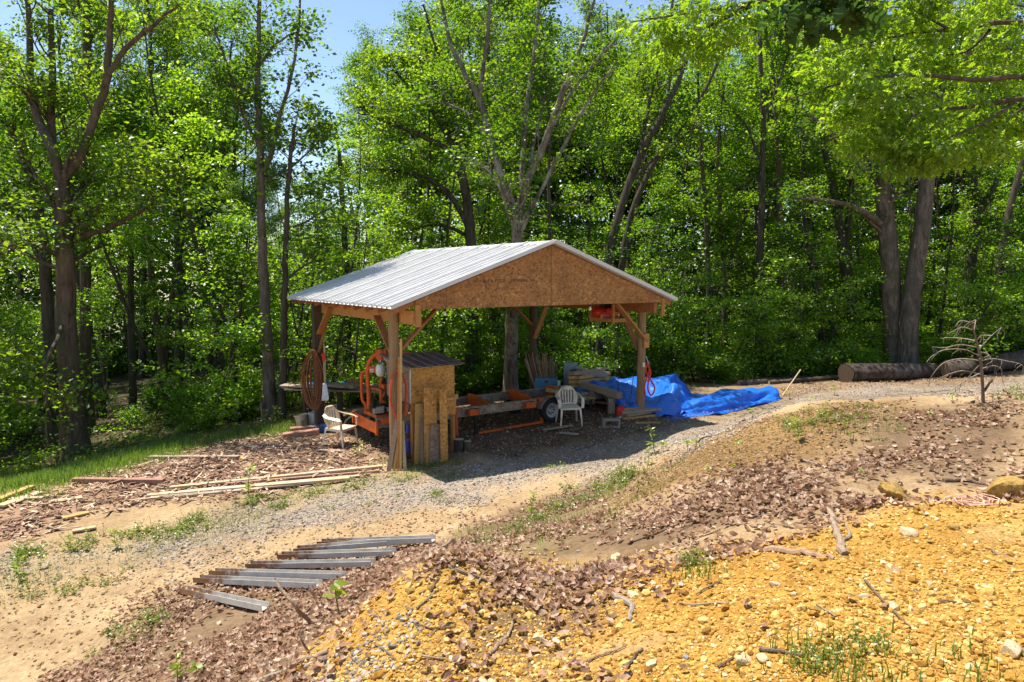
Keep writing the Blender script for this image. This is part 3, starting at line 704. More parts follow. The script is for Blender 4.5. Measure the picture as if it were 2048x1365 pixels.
T.wood('trunk', BARK_BROWN, root, (bx, by, bz))
T.leaves('crown', LEAF_NEAR, 4, .15, .13, root, (bx, by, bz), lobed=True, droop=.5)
# a nearer oak beside the camera: only the tip of one limb dips into the top of the picture
T = Tree(78); bx, by = 5.6, 2.4; bz = h1(bx, by)
tr = smooth_path([(bx, by, bz - .1), (bx, by, bz + 2), (bx + .1, by, bz + 6)], 4); T.tube(tr, np.linspace(.16, .09, len(tr)), 8)
S = smooth_path([(bx, by, bz + 3.4), at(2000, -200, 2.7), at(1850, -90, 2.7), at(1720, -30, 2.7), at(1590, 0, 2.7)], 4)
T.tube(S, np.linspace(.03, .005, len(S)), 6); T.spray(S, .006, 1, .20, 12, .7, 3, .8, .0, -.05)
root = thing('oak_tree', 'oak twig with large leaves tinted dark for shade, dipping in at the top edge, right of centre', 'tree', (bx, by, bz))
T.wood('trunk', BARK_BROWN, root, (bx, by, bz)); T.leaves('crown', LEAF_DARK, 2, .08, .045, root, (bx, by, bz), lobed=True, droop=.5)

# ---- kinds of forest tree, copied through the woods
def proto(kind, seed):
    T = Tree(seed); r = T.r
    if kind == 'forest_tree':
        h = r.uniform(15, 18); P = T.wander((0, 0, -.3), (r.normal(0, .04), r.normal(0, .04), 1), h, 9, .05, .05)
        T.tube(P, np.interp(np.linspace(0, 1, 10), [0, .05, 1], [.27, .19, .04]), 7)
        for k in range(15):
            t = r.uniform(.45, .98); f = t * 9; i = min(int(f), 8); p = P[i] + (P[i + 1] - P[i]) * (f - i)
            a = r.uniform(0, 6.28); ln = (1.15 - t) * 4.2 + 1.1
            Q = T.wander(p, (math.cos(a), math.sin(a), .55 + .5 * t), ln, 5, .13, .04)
            T.tube(Q, np.linspace(.06, .018, 6) * (1.3 - t), 4); T.spray(Q, .02, 1, 1.35, 6, .3, 3)
        return T, (13, .112, .27, .42)
    if kind == 'slender_tree':
        h = r.uniform(9, 13); P = T.wander((0, 0, -.3), (r.normal(0, .08), r.normal(0, .08), 1), h, 8, .07, .06)
        T.tube(P, np.interp(np.linspace(0, 1, 9), [0, .05, 1], [.12, .085, .02]), 6)
        for k in range(13):
            t = r.uniform(.18, .98); f = t * 8; i = min(int(f), 7); p = P[i] + (P[i + 1] - P[i]) * (f - i)
            a = r.uniform(0, 6.28); Q = T.wander(p, (math.cos(a), math.sin(a), .35), (1.2 - t) * 2.2 + .5, 4, .13, .02)
            T.tube(Q, np.linspace(.028, .010, 5), 3); T.spray(Q, .01, 1, .95, 4, .3, 3)
        return T, (8, .108, .23, .33)
    if kind == 'sapling':
        h = r.uniform(3.2, 5.5); P = T.wander((0, 0, -.2), (r.normal(0, .12), r.normal(0, .12), 1), h, 6, .1, .06)
        T.tube(P, np.linspace(.035, .008, 7), 5)
        for k in range(15):
            t = r.uniform(.12, .98); f = t * 6; i = min(int(f), 5); p = P[i] + (P[i + 1] - P[i]) * (f - i)
            a = r.uniform(0, 6.28); Q = T.wander(p, (math.cos(a), math.sin(a), .22), (1.2 - t) * 1.3 + .35, 4, .12, -.01)
            T.tube(Q, np.linspace(.013, .005, 5), 3); T.spray(Q, .006, 0, .55, 5, .25, 3)
        return T, (8, .10, .15, .3)
    h = r.uniform(.7, 1.4)
    for k in range(9):
        a = r.uniform(0, 6.28); Q = T.wander((r.normal(0, .08), r.normal(0, .08), -.1), (math.cos(a) * .7, math.sin(a) * .7, .9), h * r.uniform(.7, 1.15), 4, .15, .0)
        T.tube(Q, np.linspace(.010, .004, 5), 3); T.spray(Q, .005, 0, .45, 6, .25, 3)
    return T, (8, .085, .11, .5)
def make_kind(kind, label, cat, group, seeds, leafs, barks, stem='trunk', crown='crown'):
    out = []
    for k, sd_ in enumerate(seeds):
        T, (per, sz, jit, fl) = proto(kind, sd_)
        root = thing(kind, label, cat, (0, 0, 0), 0, group)
        T.wood(stem, barks[k % len(barks)], root); T.leaves(crown, leafs[k % len(leafs)], per, sz, jit, root, flat=fl)
        out.append([root, False])
    return out
def plant(kinds, x, y, sc, rz, lean=(0, 0), dz=0):
    k = kinds[random.randrange(len(kinds))]
    o = k[0] if not k[1] else copy_tree(k[0]); k[1] = True
    o.location = (x, y, h1(x, y) + dz); o.rotation_euler = (lean[0], lean[1], rz); o.scale = (sc, sc, sc * random.uniform(.92, 1.1)); return o
KT = make_kind('forest_tree', 'tall leafy forest tree among the crowd of trees behind the clearing', 'tree', 'tall trees filling the woods', (101, 102, 103, 104, 105, 106), [LEAF_FOREST, LEAF_OAK], [BARK_DARK, BARK_BROWN])
KS = make_kind('slender_tree', 'slim young tree with thin dark trunk inside the woods', 'tree', 'slim young trees inside the woods', (201, 202, 203, 204, 205), [LEAF_FOREST, LEAF_SHRUB, LEAF_OAK], [BARK_DARK])
KP = make_kind('sapling', 'leafy sapling with layered bright leaves at the edge of the woods', 'sapling', 'leafy saplings along the edge of the woods', (301, 302, 303, 304, 305), [LEAF_SHRUB, LEAF_FOREST], [BARK_DARK])
KB = make_kind('bush', 'low green bush on the shaded forest floor', 'bush', 'low bushes along the edge of the woods', (401, 402, 403, 404), [LEAF_SHRUB, LEAF_FOREST], [BARK_DARK], 'stem', 'leaves')

def edge_y(x): return float(np.interp(x, FOREST_EDGE[:13, 0], FOREST_EDGE[:13, 1]))
def px_of(x, y, z):
    rel = np.array([x, y, z - EYE]); dep = rel[1] * CP - rel[2] * SP; upv = rel[1] * SP + rel[2] * CP
    return CX + F * rel[0] / dep, CY - F * upv / dep
placed = [(np.array(at(t['trunk'][0][0], 800, t['d']))[:2], 2.6 if k_ < 2 else 1.1) for k_, t in enumerate(TREES)]
def free(x, y, r):
    return all((x - p[0]) ** 2 + (y - p[1]) ** 2 > max(r, q) ** 2 for p, q in placed)
def scatter(kinds, n, off, spread, rad, sc, sky=None, xr=(-1.0, 1.0), pw=1.0):
    c = tries = 0
    while c < n and tries < 6000:
        tries += 1
        dep = random.random() ** pw
        y = 0; x = random.uniform(*xr) * 46
        y = edge_y(x) + off + spread * dep
        if abs(x) > y * .80 + 3: continue
        if not free(x, y, rad): continue
        s_ = random.uniform(*sc)
        if sky:
            px = CX + F * x / y
            for a, b, hmax in sky:
                if a < px < b: s_ = min(s_, hmax * random.uniform(.85, 1))
        hh = np.array([[x, y, h1(x, y) + q * s_] for q in ((5, 8, 11, 14) if kinds is KT else (3, 5.5, 8) if kinds is KS else (1.5, 3))])
        sx_, sy_ = shade_at(hh)
        if (sdist(CLEARING, sx_, sy_) > (-1.6 if kinds is KT else -.6 if kinds is KS else -.2)).any(): continue
        placed.append((np.array([x, y]), rad))
        plant(kinds, x, y, s_, random.uniform(0, 6.28), (random.gauss(0, .04), random.gauss(0, .04))); c += 1
SKY = [(480, 735, .50), (1290, 1500, .85)]
scatter(KT, 30, 8, 13, 2.1, (.85, 1.1), SKY)
scatter(KT, 90, 15, 26, 2.4, (1.0, 1.3), SKY, pw=.8)
scatter(KS, 84, 1.5, 17, 1.1, (.7, 1.15), [(480, 735, .7)], pw=1.3)
scatter(KP, 120, -.2, 12, .7, (.75, 1.25), pw=1.6)
scatter(KB, 165, -.5, 8, .4, (.7, 1.5), pw=1.7)

# woods too far in to tell one tree from the next
r = np.random.default_rng(5)
n = 42000
fx = r.uniform(-58, 66, n); fy = r.uniform(46, 60, n) - np.abs(fx) * .12; fz = H(fx, fy) + 18 * r.power(1.0, n) ** 1.3
pxx = CX + F * fx / fy
k = ~((pxx > 470) & (pxx < 740) & (fz > H(fx, fy) + 7))
A = np.stack([fx, fy, fz], -1)[k]; D = r.normal(0, 1, A.shape)
V, FF, LT = leaf_cloud(A, D, 9, .34, .6, r)
tag(mesh_np('far_woods', V, FF, LT, LEAF_FOREST), 'leafy mass of far woods glimpsed between the trunks', 'woods', kind='stuff')

n = 5200
ux = r.uniform(-24, 26, n); ue = np.interp(ux, FOREST_EDGE[:13, 0], FOREST_EDGE[:13, 1]); uy = ue + .25 + 11 * r.random(n) ** 1.7
clump = vnoise(ux, uy, 1.4, 81) + .5 * vnoise(ux, uy, .5, 82); k = (clump > -.35) & (np.abs(ux) < uy * .85 + 2); ux, uy, clump = ux[k], uy[k], clump[k]
A = np.stack([ux, uy, H(ux, uy) + .06 + (.22 + .4 * np.clip(clump, 0, 1)) * r.random(len(ux))], -1); D = r.normal(0, 1, A.shape)
V, FF, LT = leaf_cloud(A, D, 9, .085, .13, r)
tag(mesh_np('undergrowth', V, FF, LT, LEAF_SHRUB), 'low leafy ground cover under the trees along the edge of the woods', 'undergrowth', kind='stuff')
# ------------------------------------------------------------------ shed frame
S0 = Vector((-2.23, 12.8, 0)); RZ = math.atan2(.556, .83)
UX, UY = Vector((math.cos(RZ), math.sin(RZ), 0)), Vector((-math.sin(RZ), math.cos(RZ), 0))
def SL(x, y, z=0): return S0 + UX * x + UY * y + Vector((0, 0, z))
def sg(x, y): p = SL(x, y); return h1(p.x, p.y)
ROTS = Matrix.Rotation(RZ, 3, 'Z')

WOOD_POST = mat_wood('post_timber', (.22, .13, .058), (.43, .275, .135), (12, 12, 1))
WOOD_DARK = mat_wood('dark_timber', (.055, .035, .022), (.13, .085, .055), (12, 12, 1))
WOOD_ORANGE = mat_wood('fresh_timber', (.36, .15, .045), (.58, .28, .09), (3, 3, 3))
WOOD_BRACE = mat_wood('brace_timber', (.27, .105, .036), (.47, .20, .075), (4, 4, 4))
WOOD_PALE = mat_wood('pale_board', (.42, .29, .15), (.62, .46, .27), (6, 6, 6), grey=(.42, .36, .29))
WOOD_YELLOW = mat_wood('yellow_board', (.44, .25, .08), (.62, .39, .14), (5, 5, 5))
WOOD_GREY = mat_wood('weathered_board', (.23, .165, .11), (.43, .325, .23), (6, 6, 6))
WOOD_RED = mat_wood('reddish_beam', (.26, .13, .085), (.40, .22, .15), (5, 5, 5))
WOOD_STICK = mat_wood('brown_stake', (.22, .12, .075), (.48, .33, .22), (8, 8, 2), tint_var=.45)
OSB = mat_osb('gable_flakeboard', (.42, .19, .062), (.20, .082, .028), (.58, .32, .13))
OSB_BOX = mat_osb('booth_flakeboard', (.60, .29, .065), (.32, .135, .03), (.74, .44, .15))
OSB_GREY = mat_osb('grey_flakeboard', (.30, .20, .13), (.16, .095, .055), (.44, .33, .23))  # duller, darker strands than the booth front board
ROOF_METAL = mat_plain('roof_steel', (.54, .53, .52), (.63, .62, .61), 2.5, 0.45, 0.0, (1, 1, 1), .05, .5)
ROOF_DARK = mat_plain('old_roof_steel', (.22, .23, .25), (.36, .37, .40), 6, 0.35, .7, (1, 1, 1), .1)
STEEL = mat_plain('galvanised_steel', (.33, .34, .35), (.52, .53, .54), 14, .42, .7, (1, 1, 1), .1)
STEEL_DIRTY = mat_plain('dusty_steel', (.22, .175, .13), (.44, .37, .29), 9, .55, .5, (1, 1, 1), .1, dirt=(.16, .10, .06))
ORANGE = mat_plain('orange_paint', (.56, .085, .010), (.68, .125, .018), 7, .42, 0, (1, 1, 1), .05, .45, dirt=(.30, .07, .02))
RIMPAINT = mat_plain('rim_paint', (.42, .43, .44), (.55, .56, .57), 9, .4, .1, dirt=(.2, .17, .14))
RED = mat_plain('red_paint', (.52, .02, .012), (.65, .04, .02), 9, .35, 0, (1, 1, 1), .05)
BLACK = mat_plain('black_rubber', (.010, .010, .011), (.026, .025, .025), 20, .7)
BLACKSTEEL = mat_plain('black_steel', (.012, .012, .013), (.04, .036, .034), 14, .5, .3)
RUST = mat_plain('rusty_wire', (.16, .055, .020), (.36, .15, .060), 25, .75, .2)
PLASTIC = mat_plain('cream_plastic', (.70, .58, .40), (.80, .69, .51), 7, .42, 0, (1, 1, 1), .03, .4, dirt=(.45, .38, .27))
PLASTIC_GREY = mat_plain('grey_white_plastic', (.66, .57, .44), (.78, .69, .55), 7, .45, 0, (1, 1, 1), .03, .4, dirt=(.36, .31, .24))
WHITE = mat_plain('white_plastic', (.70, .68, .63), (.80, .78, .74), 6, .4, dirt=(.55, .48, .38))
BUCKET = mat_plain('stained_bucket', (.48, .36, .22), (.64, .52, .36), 8, .55, dirt=(.30, .20, .11))
BLUE = mat_plain('blue_plastic', (.02, .16, .42), (.04, .26, .58), 6, .4)
BLUE_BOX = mat_plain('faded_blue_box', (.06, .20, .33), (.12, .30, .44), 5, .5)
BLUE_DARK = mat_plain('deep_blue_plastic', (.02, .04, .22), (.04, .07, .32), 6, .45)
GREYMETAL = mat_plain('blue_grey_metal', (.20, .24, .27), (.32, .36, .40), 8, .45, .4)
CONCRETE = mat_plain('concrete', (.20, .17, .145), (.33, .29, .24), 18, .95, bstr=.5)
INK = mat_plain('faded_ink', (.10, .055, .028), (.20, .10, .045), 60, .9)
BULB = mat_plain('bulb_glass', (.75, .70, .55), (.8, .76, .65), 5, .2)
CORD_RED = mat_plain('orange_cord', (.50, .05, .012), (.60, .08, .02), 20, .5)

def tarp_mat():
    m, nt, out = _nt('blue_tarp'); v = coords(nt)
    n = noise(nt, v, 3, 5, .6); f = noise(nt, v, 30, 3)
    col = ramp(nt, n, [(.3, (.010, .12, .56)), (.7, (.022, .20, .78))])
    h = mathn(nt, 'ADD', mathn(nt, 'MULTIPLY', noise(nt, v, 4.5, 5, .6, dist=1.2), 1.6), mathn(nt, 'MULTIPLY', f, .15))
    b = finish(nt, out, col, .33, h, .55, .05, 0, .6)
    t = N(nt, 'ShaderNodeBsdfTranslucent'); L(nt, col, t.inputs[0])
    mx = N(nt, 'ShaderNodeMixShader'); mx.inputs[0].default_value = .18
    L(nt, b.outputs[0], mx.inputs[1]); L(nt, t.outputs[0], mx.inputs[2]); L(nt, mx.outputs[0], out.inputs[0]); return m
TARP = tarp_mat()

# ---- the open shed
SW, SD = 6.45, 4.5                 # post to post
RX, RE, RR = 3.22, 2.87, 4.12      # ridge x, eave height, ridge height
shed = thing('open_shed', 'open timber pole shed with gabled white metal roof and flakeboard gable', 'shed', S0)
def W_(mb, name, mat, par=None, **k): return mb.build(name, mat, par if par is not None else shed, world=True, **k)
def roof_z(x): return RE + (x + .35) / (RX + .35) * (RR - RE) if x <= RX else RR - (x - RX) / (6.8 - RX) * (RR - RE)
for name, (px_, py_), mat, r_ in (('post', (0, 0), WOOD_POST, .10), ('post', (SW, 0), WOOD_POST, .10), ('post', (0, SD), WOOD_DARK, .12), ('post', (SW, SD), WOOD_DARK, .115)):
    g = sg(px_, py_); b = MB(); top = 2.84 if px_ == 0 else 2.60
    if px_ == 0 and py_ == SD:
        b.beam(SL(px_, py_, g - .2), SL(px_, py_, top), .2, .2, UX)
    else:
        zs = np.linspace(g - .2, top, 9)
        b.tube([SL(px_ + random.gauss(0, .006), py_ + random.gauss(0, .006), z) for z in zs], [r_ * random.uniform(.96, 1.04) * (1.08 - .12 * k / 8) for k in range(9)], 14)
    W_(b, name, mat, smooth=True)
# beams
b = MB(); b.beam(SL(.13, -.62, 2.69), SL(.13, SD + .7, 2.69), .09, .26); W_(b, 'beam', WOOD_ORANGE, bevel=.006)
b = MB(); b.beam(SL(SW - .14, -.58, 2.71), SL(SW - .14, SD + .7, 2.71), .09, .24); W_(b, 'beam', WOOD_BRACE, bevel=.006)
b = MB(); b.beam(SL(.19, SD, 2.78), SL(SW - .2, SD, 2.78), .09, .20); W_(b, 'beam', WOOD_ORANGE, bevel=.006)
b = MB(); b.beam(SL(.19, 0, 2.95), SL(SW - .2, 0, 2.95), .09, .18); W_(b, 'beam', WOOD_BRACE, bevel=.006)
for x in (.20, SW + .02):
    b = MB(); b.beam(SL(x, -.645, 2.52), SL(x, -.645, 2.93), .11, .045, UY); W_(b, 'end_board', WOOD_ORANGE, bevel=.004)
# gable sheets
def gable(y, name, par):
    b = MB(); cuts = [.15, .785, RX, 5.66, SW + .08]
    for a, c in zip(cuts[:-1], cuts[1:]):
        a, c = a + .003, c - .003
        xs = [a] + ([RX] if a < RX < c else []) + [c]
        out_ = [SL(a, y, 2.84), SL(c, y, 2.84)] + [SL(x, y, roof_z(x) - .05) for x in xs[::-1]]
        b.prism(out_, UY * .014)
    return W_(b, name, OSB, par)
gp = gable(-.64, 'gable_panel', shed)
b = MB(); r = random.Random(3); x = 1.38                  # faded rubber-stamp marks, not readable
while x < 2.82:
    wd = r.uniform(.018, .045); k = r.random()
    if k > .22:
        h_ = .062; z0 = 3.345 + (x - 1.7) * .012
        b.box(SL(x, -.6465, z0), (.010, .004, h_), ROTS)
        if k > .4: b.box(SL(x + wd * .5, -.6465, z0 + h_ * r.choice((-.4, 0, .4))), (wd, .004, .011), ROTS)
        if k > .6: b.box(SL(x + wd, -.6465, z0), (.010, .004, h_ * r.choice((.5, 1))), ROTS)
    x += wd + .024
W_(b, 'stamp', INK, gp)
b = MB()
for x in (RX,): b.box(SL(x, -.642, (2.84 + roof_z(x)) / 2 - .03), (.006, .008, roof_z(x) - 2.9), ROTS)
W_(b, 'seam', mat_plain('seam_green', (.05, .07, .03), (.09, .11, .05), 10), gp)
gable(SD + .95, 'gable_panel', shed)
# rafters
b = MB()
for k in range(11):
    y = -.595 + k * .61
    b.beam(SL(-.31, y, RE - .075 + .012), SL(RX - .02, y, RR - .085), .04, .11); b.beam(SL(6.76, y, RE - .075 + .012), SL(RX + .02, y, RR - .085), .04, .11)
W_(b, 'rafter', WOOD_BRACE)
# ribbed metal roof: one sheet per slope, and the ridge cap
def roof_sheet(x0, z0, x1, z1, mat):
    ys, hs = [], []
    y = -.78
    k = 0
    while y < 5.62:
        for dy, h in ((0, 0), (.001, .052), (.034, .052), (.045, 0)):
            ys.append(y + dy); hs.append(h * (1.35 if k % 4 == 0 else 1))
        y += .2285; k += 1
    n = len(ys); vs = []
    nrm = Vector((-(z1 - z0), 0, (x1 - x0))).normalized() * (1 if x1 > x0 else -1)
    for side in (0, -.006):
        for X, Z in ((x0, z0), (x1, z1)):
            for y, h in zip(ys, hs): vs.append(SL(X + nrm.x * (h + side), y, Z + nrm.z * (h + side)))
    fs = []
    for i in range(n - 1):
        fs.append((i, i + 1, n + i + 1, n + i)); fs.append((2 * n + i + 1, 2 * n + i, 3 * n + i, 3 * n + i + 1))
        fs.append((i + 1, i, 2 * n + i, 2 * n + i + 1)); fs.append((n + i, n + i + 1, 3 * n + i + 1, 3 * n + i))
    fs += [(0, n, 3 * n, 2 * n), (n - 1, 3 * n - 1, 4 * n - 1, 2 * n - 1)]
    b = MB().add(vs, fs); return W_(b, 'roof', mat)
rf = roof_sheet(-.36, RE, RX, RR, ROOF_METAL); roof_sheet(6.81, RE, RX, RR, ROOF_METAL)
b = MB(); sl_ = (RR - RE) / (RX + .36)
b.prism([SL(RX - .17, -.8, RR + .036 - .17 * sl_), SL(RX, -.8, RR + .045), SL(RX + .17, -.8, RR + .036 - .17 * sl_), SL(RX + .17, -.8, RR + .028 - .17 * sl_), SL(RX, -.8, RR + .037), SL(RX - .17, -.8, RR + .028 - .17 * sl_)], UY * 6.44)
W_(b, 'ridge_cap', ROOF_METAL)
for p, q, mat in (((.08, -.02, 2.02), (.95, -.02, 2.86), WOOD_BRACE), ((.02, .1, 2.0), (.02, .85, 2.66), WOOD_BRACE),
              ((-.03, SD - .13, 1.60), (.33, SD - .13, 2.82), WOOD_BRACE), ((.02, SD - .1, 2.05), (.02, SD - .95, 2.72), WOOD_ORANGE),
              ((SW - .08, SD - .03, 2.02), (SW - .95, SD - .03, 2.78), WOOD_BRACE), ((SW - .02, SD - .12, 1.62), (SW - .02, SD - .75, 2.68), WOOD_ORANGE),
              ((SW + .03, -.12, 1.88), (SW - 1.02, -.12, 2.88), WOOD_ORANGE), ((SW - .02, .1, 1.72), (SW - .02, .72, 2.62), WOOD_BRACE)):
    b = MB(); b.beam(SL(*p), SL(*q), .045, .15, UY if abs(p[0] - q[0]) > .3 else UX); 
    W_(b, 'brace', mat, bevel=.005)
b = MB(); b.box(SL(SW + .0, -.16, 1.9), (.16, .03, .34), ROTS); W_(b, 'brace_block', WOOD_ORANGE)
b = MB(); b.box(SL(SW - .03, -.112, 1.32), (.07, .03, .11), ROTS); W_(b, 'socket_box', PLASTIC_GREY)
for x in (.80, 4.35):
    tz = 2.84; o = thing('light_bulb', 'bare bulb hanging under the %s part of the shed gable' % ('left' if x < 2 else 'right'), 'light bulb', SL(x, -.55, 2.70))
    b = MB(); b.cyl(SL(x, -.55, 2.84), SL(x, -.55, 2.785), .022, 10); b.build('socket', BLACKSTEEL, o, world=True)
    b = MB(); b.lathe(SL(x, -.55, 2.70), [(0, 0), (.022, .008), (.031, .03), (.024, .058), (.014, .085)], 12); b.build('bulb', BULB, o, True, world=True)
# tank in its rack
o = thing('hanging_rack', 'wooden cradle hanging under the right beam of the shed', 'rack', SL(6.1, .85, 2.32))
for (x, y) in ((5.9, 1.25), (5.9, .42), (6.36, .42)):
    b = MB(); b.beam(SL(x, y, 2.30), SL(x, y, 2.86), .055, .055, UX); b.build('upright', WOOD_ORANGE, o, world=True)
b = MB()
for p, q in (((5.9, 1.28), (5.9, .45)), ((5.93, .42), (6.5, .42)), ((5.93, 1.25), (6.5, 1.25)), ((6.36, 1.25), (6.36, .45))): b.beam(SL(*p, 2.37), SL(*q, 2.37), .05, .09)
b.box(SL(5.86, .8, 2.43), (.05, .05, .16), ROTS); b.build('rail', WOOD_ORANGE, o, world=True)
o = thing('air_tank', 'red air compressor tank lying in the wooden cradle under the roof', 'tank', SL(6.1, .85, 2.42))
b = MB(); MZ = ROTS @ Matrix.Rotation(R(90), 3, 'Y')
b.lathe(SL(5.72, .95, 2.55), [(0, 0), (.09, .02), (.12, .07), (.125, .12), (.125, .72), (.09, .8), (0, .82)], 18, MZ); b.build('tank_body', RED, o, True, world=True)
b = MB(); b.box(SL(6.15, .95, 2.73), (.35, .16, .10), ROTS); b.cyl(SL(6.0, .95, 2.7), SL(6.0, .95, 2.84), .06, 12); b.build('motor', BLACKSTEEL, o, world=True, bevel=.01)
b = MB(); b.box(SL(6.2, .78, 2.60), (.40, .03, .10), ROTS); b.build('side_panel', RED, o, world=True)
# ropes from the roof
for k, (pp, lbl) in enumerate((([(1272, 640, 17.4), (1268, 735, 17.3), (1262, 790, 17.0), (1256, 822, 16.3)], 'dark cord hanging down past the workbench to the tarp edge'),
                  ([(1236, 640, 17.0), (1237, 700, 17.0), (1236, 782, 17.0)], 'thin dark cord hanging straight down over the left end of the workbench beam'),
                  ([(766, 640, 14.3), (765, 700, 14.2), (772, 735, 14.1), (770, 790, 13.9)], 'black cable hanging in front of the orange saw head'))):
    P_ = [at(*q) for q in pp]; b = MB(); b.tube([tuple(v) for v in smooth_path([tuple(v) for v in P_], 5)], .009, 5)
    tag(b.build('cord', BLACK, None, True, loc=P_[-1]), lbl, 'cord')

# ---- operator booth of flakeboard with its own little metal roof
booth = thing('saw_booth', 'flakeboard booth on legs with a small ribbed metal roof beside the front left post', 'booth', SL(.9, .6, sg(.9, .6)))
X0, X1, Y0, Y1, Z0, Z1 = .40, 1.36, .12, 1.25, .95, 1.66
def B_(b, n, m, **k): return b.build(n, m, booth, world=True, **k)
b = MB(); b.prism([SL(X0, Y0, Z0), SL(X1, Y0, Z0), SL(X1, Y0, Z1), SL(X0, Y0, Z1)], UY * .014); B_(b, 'front_panel', OSB_BOX)
b = MB(); b.prism([SL(X0, Y0 + .016, Z0 + .03), SL(X0, Y1, Z0 + .03), SL(X0, Y1, Z1 + .1), SL(X0, Y0 + .016, Z1)], -UX * .014); B_(b, 'side_panel', OSB_GREY)
b = MB(); b.prism([SL(X1, Y0 + .016, Z0), SL(X1, Y1, Z0), SL(X1, Y1, Z1 + .1), SL(X1, Y0 + .016, Z1)], UX * .014); B_(b, 'side_panel', OSB_BOX)
b = MB(); b.prism([SL(X0, Y1, Z0), SL(X1, Y1, Z0), SL(X1, Y1, Z1 + .1), SL(X0, Y1, Z1 + .1)], UY * .014); B_(b, 'back_panel', OSB_GREY)
b = MB(); b.prism([SL(X0 + .01, Y0 + .02, Z0), SL(X1 - .01, Y0 + .02, Z0), SL(X1 - .01, Y1 - .01, Z0), SL(X0 + .01, Y1 - .01, Z0)], Vector((0, 0, .016))); B_(b, 'floor_panel', OSB_GREY)
b = MB(); b.beam(SL(X0 - .02, Y0 - .005, Z0 + .03), SL(X0 - .02, Y0 - .005, Z1), .022, .03, UX); B_(b, 'corner_trim', STEEL)
for x, y in ((X1 - .03, Y0 + .02), (X0 + .05, Y0 + .05), (X1 - .05, Y1 - .06), (X0 + .05, Y1 - .06)):
    b = MB(); b.beam(SL(x, y, sg(x, y) - .05), SL(x, y, Z0 - .002), .10, .06, UX); B_(b, 'leg', WOOD_ORANGE, bevel=.004)
b = MB(); b.box(SL(X1 + .03, Y0 + .0, Z0 + .06), (.09, .05, .10), ROTS); B_(b, 'bracket_block', WOOD_YELLOW)
b = MB(); b.beam(SL(X0 - .02, Y0 + .12, Z0 - .02), SL(X0 - .12, Y0 - .0, Z0 - .22), .07, .05); B_(b, 'brace', WOOD_BRACE)
ys = []
b = MB(); x = X0 - .12; prof = []
while x < X1 + .16:
    prof += [(x, 0), (x + .02, .022), (x + .05, .022), (x + .07, 0)]; x += .24
n = len(prof); ya, yb, za, zb = Y0 - .10, Y1 + .15, Z1 + .02, Z1 + .15
vs = [SL(px_, y, z + h + o_) for o_ in (0, -.006) for y, z in ((ya, za), (yb, zb)) for px_, h in prof]
fs = []
for i in range(n - 1): fs += [(i, i + 1, n + i + 1, n + i), (2 * n + i + 1, 2 * n + i, 3 * n + i, 3 * n + i + 1), (i + 1, i, 2 * n + i, 2 * n + i + 1), (n + i, n + i + 1, 3 * n + i + 1, 3 * n + i)]
b.add(vs, fs); B_(b, 'roof', ROOF_DARK)
b = MB(); b.beam(SL(X0 - .05, Y0 - .03, Z1 - .01), SL(X0 - .05, Y1, Z1 + .09), .05, .07); B_(b, 'roof_batten', WOOD_GREY)
# offcuts leaning on the front of the booth
for pa, pb, wpx, mat, lbl, th in (
    ((836, 926), (838, 808), 14, WOOD_YELLOW, 'narrow tan board, first from the left leaning on the booth front', .025),
    ((849, 918), (848, 838), 13, WOOD_GREY, 'short grey board leaning low on the booth front', .025),
    ((862, 926), (860, 776), 24, OSB_BOX, 'tallest wide flakeboard offcut leaning on the booth front, grey top edge', .014),
    ((872, 924), (874, 848), 24, OSB_GREY, 'low wide flakeboard piece standing before the other offcuts by the booth', .014),
    ((889, 921), (886, 780), 14, OSB_BOX, 'tall narrow flakeboard strip leaning right of the wide offcut', .014),
    ((857, 927), (857, 840), 8, WOOD_YELLOW, 'thin yellow stick between the leaning offcuts', .02),
    ((901, 830), (902, 795), 20, OSB_BOX, 'small square flakeboard patch hung at the right of the booth front', .014)):
    k = ('low wide' in lbl) * .07 + ('short' in lbl) * .05 + ('thin' in lbl) * .1
    p = at(pa[0], pa[1], 12.95 - k); q = at(pb[0], pb[1], 13.12 - k * .7)
    if 'patch' not in lbl: p.z = h1(p.x, p.y) + .0
    else: p = at(pa[0], pa[1], 13.48); q = at(pb[0], pb[1], 13.48)
    b = MB(); b.beam(p, q, wpx / F * 13 * 1.22, th, (UY * -1)); o = b.build('offcut_board', mat, None, loc=p, bevel=.003); tag(o, lbl, 'board')
# stakes leaning on the front left post
for pa, pb, ww, mat, lbl in (((777, 932), (796, 832), .085, WOOD_GREY, 'grey-green board leaning at the foot of the front left post'),
    ((801, 930), (802, 678), .045, WOOD_YELLOW, 'tallest orange stick standing against the front left post'),
    ((795, 928), (798, 715), .04, WOOD_ORANGE, 'second tall orange stick behind the tallest one at the front left post'),
    ((810, 932), (805, 842), .06, WOOD_PALE, 'short pale stake right of the front left post'),
    ((788, 930), (800, 850), .04, WOOD_YELLOW, 'short yellow stake in the bundle at the front left post')):
    p = at(pa[0], pa[1], 12.55); p.z = h1(p.x, p.y); q = at(pb[0], pb[1], 12.68)
    b = MB(); b.beam(p, q, ww, .03, (0, -1, .1)); tag(b.build('stake', mat, None, loc=p), lbl, 'stake')
# orange cord hung on the front left post
b = MB(); P_ = []
for k in range(90):
    a = k / 89 * 2 * math.pi * 4; rr = 1 + .06 * math.sin(k * 1.7)
    P_.append(SL(.0 + .16 * math.sin(a) * rr + .02, -.13 - .03 * math.sin(a * 2.3), 1.36 + (.46 if math.cos(a) > 0 else .48) * math.cos(a) * rr - .12))
b.tube(P_, .009, 5); tag(b.build('extension_cord', CORD_RED, None, True, loc=SL(0, -.13, .8)), 'orange extension cord looped over the front left post', 'cord')

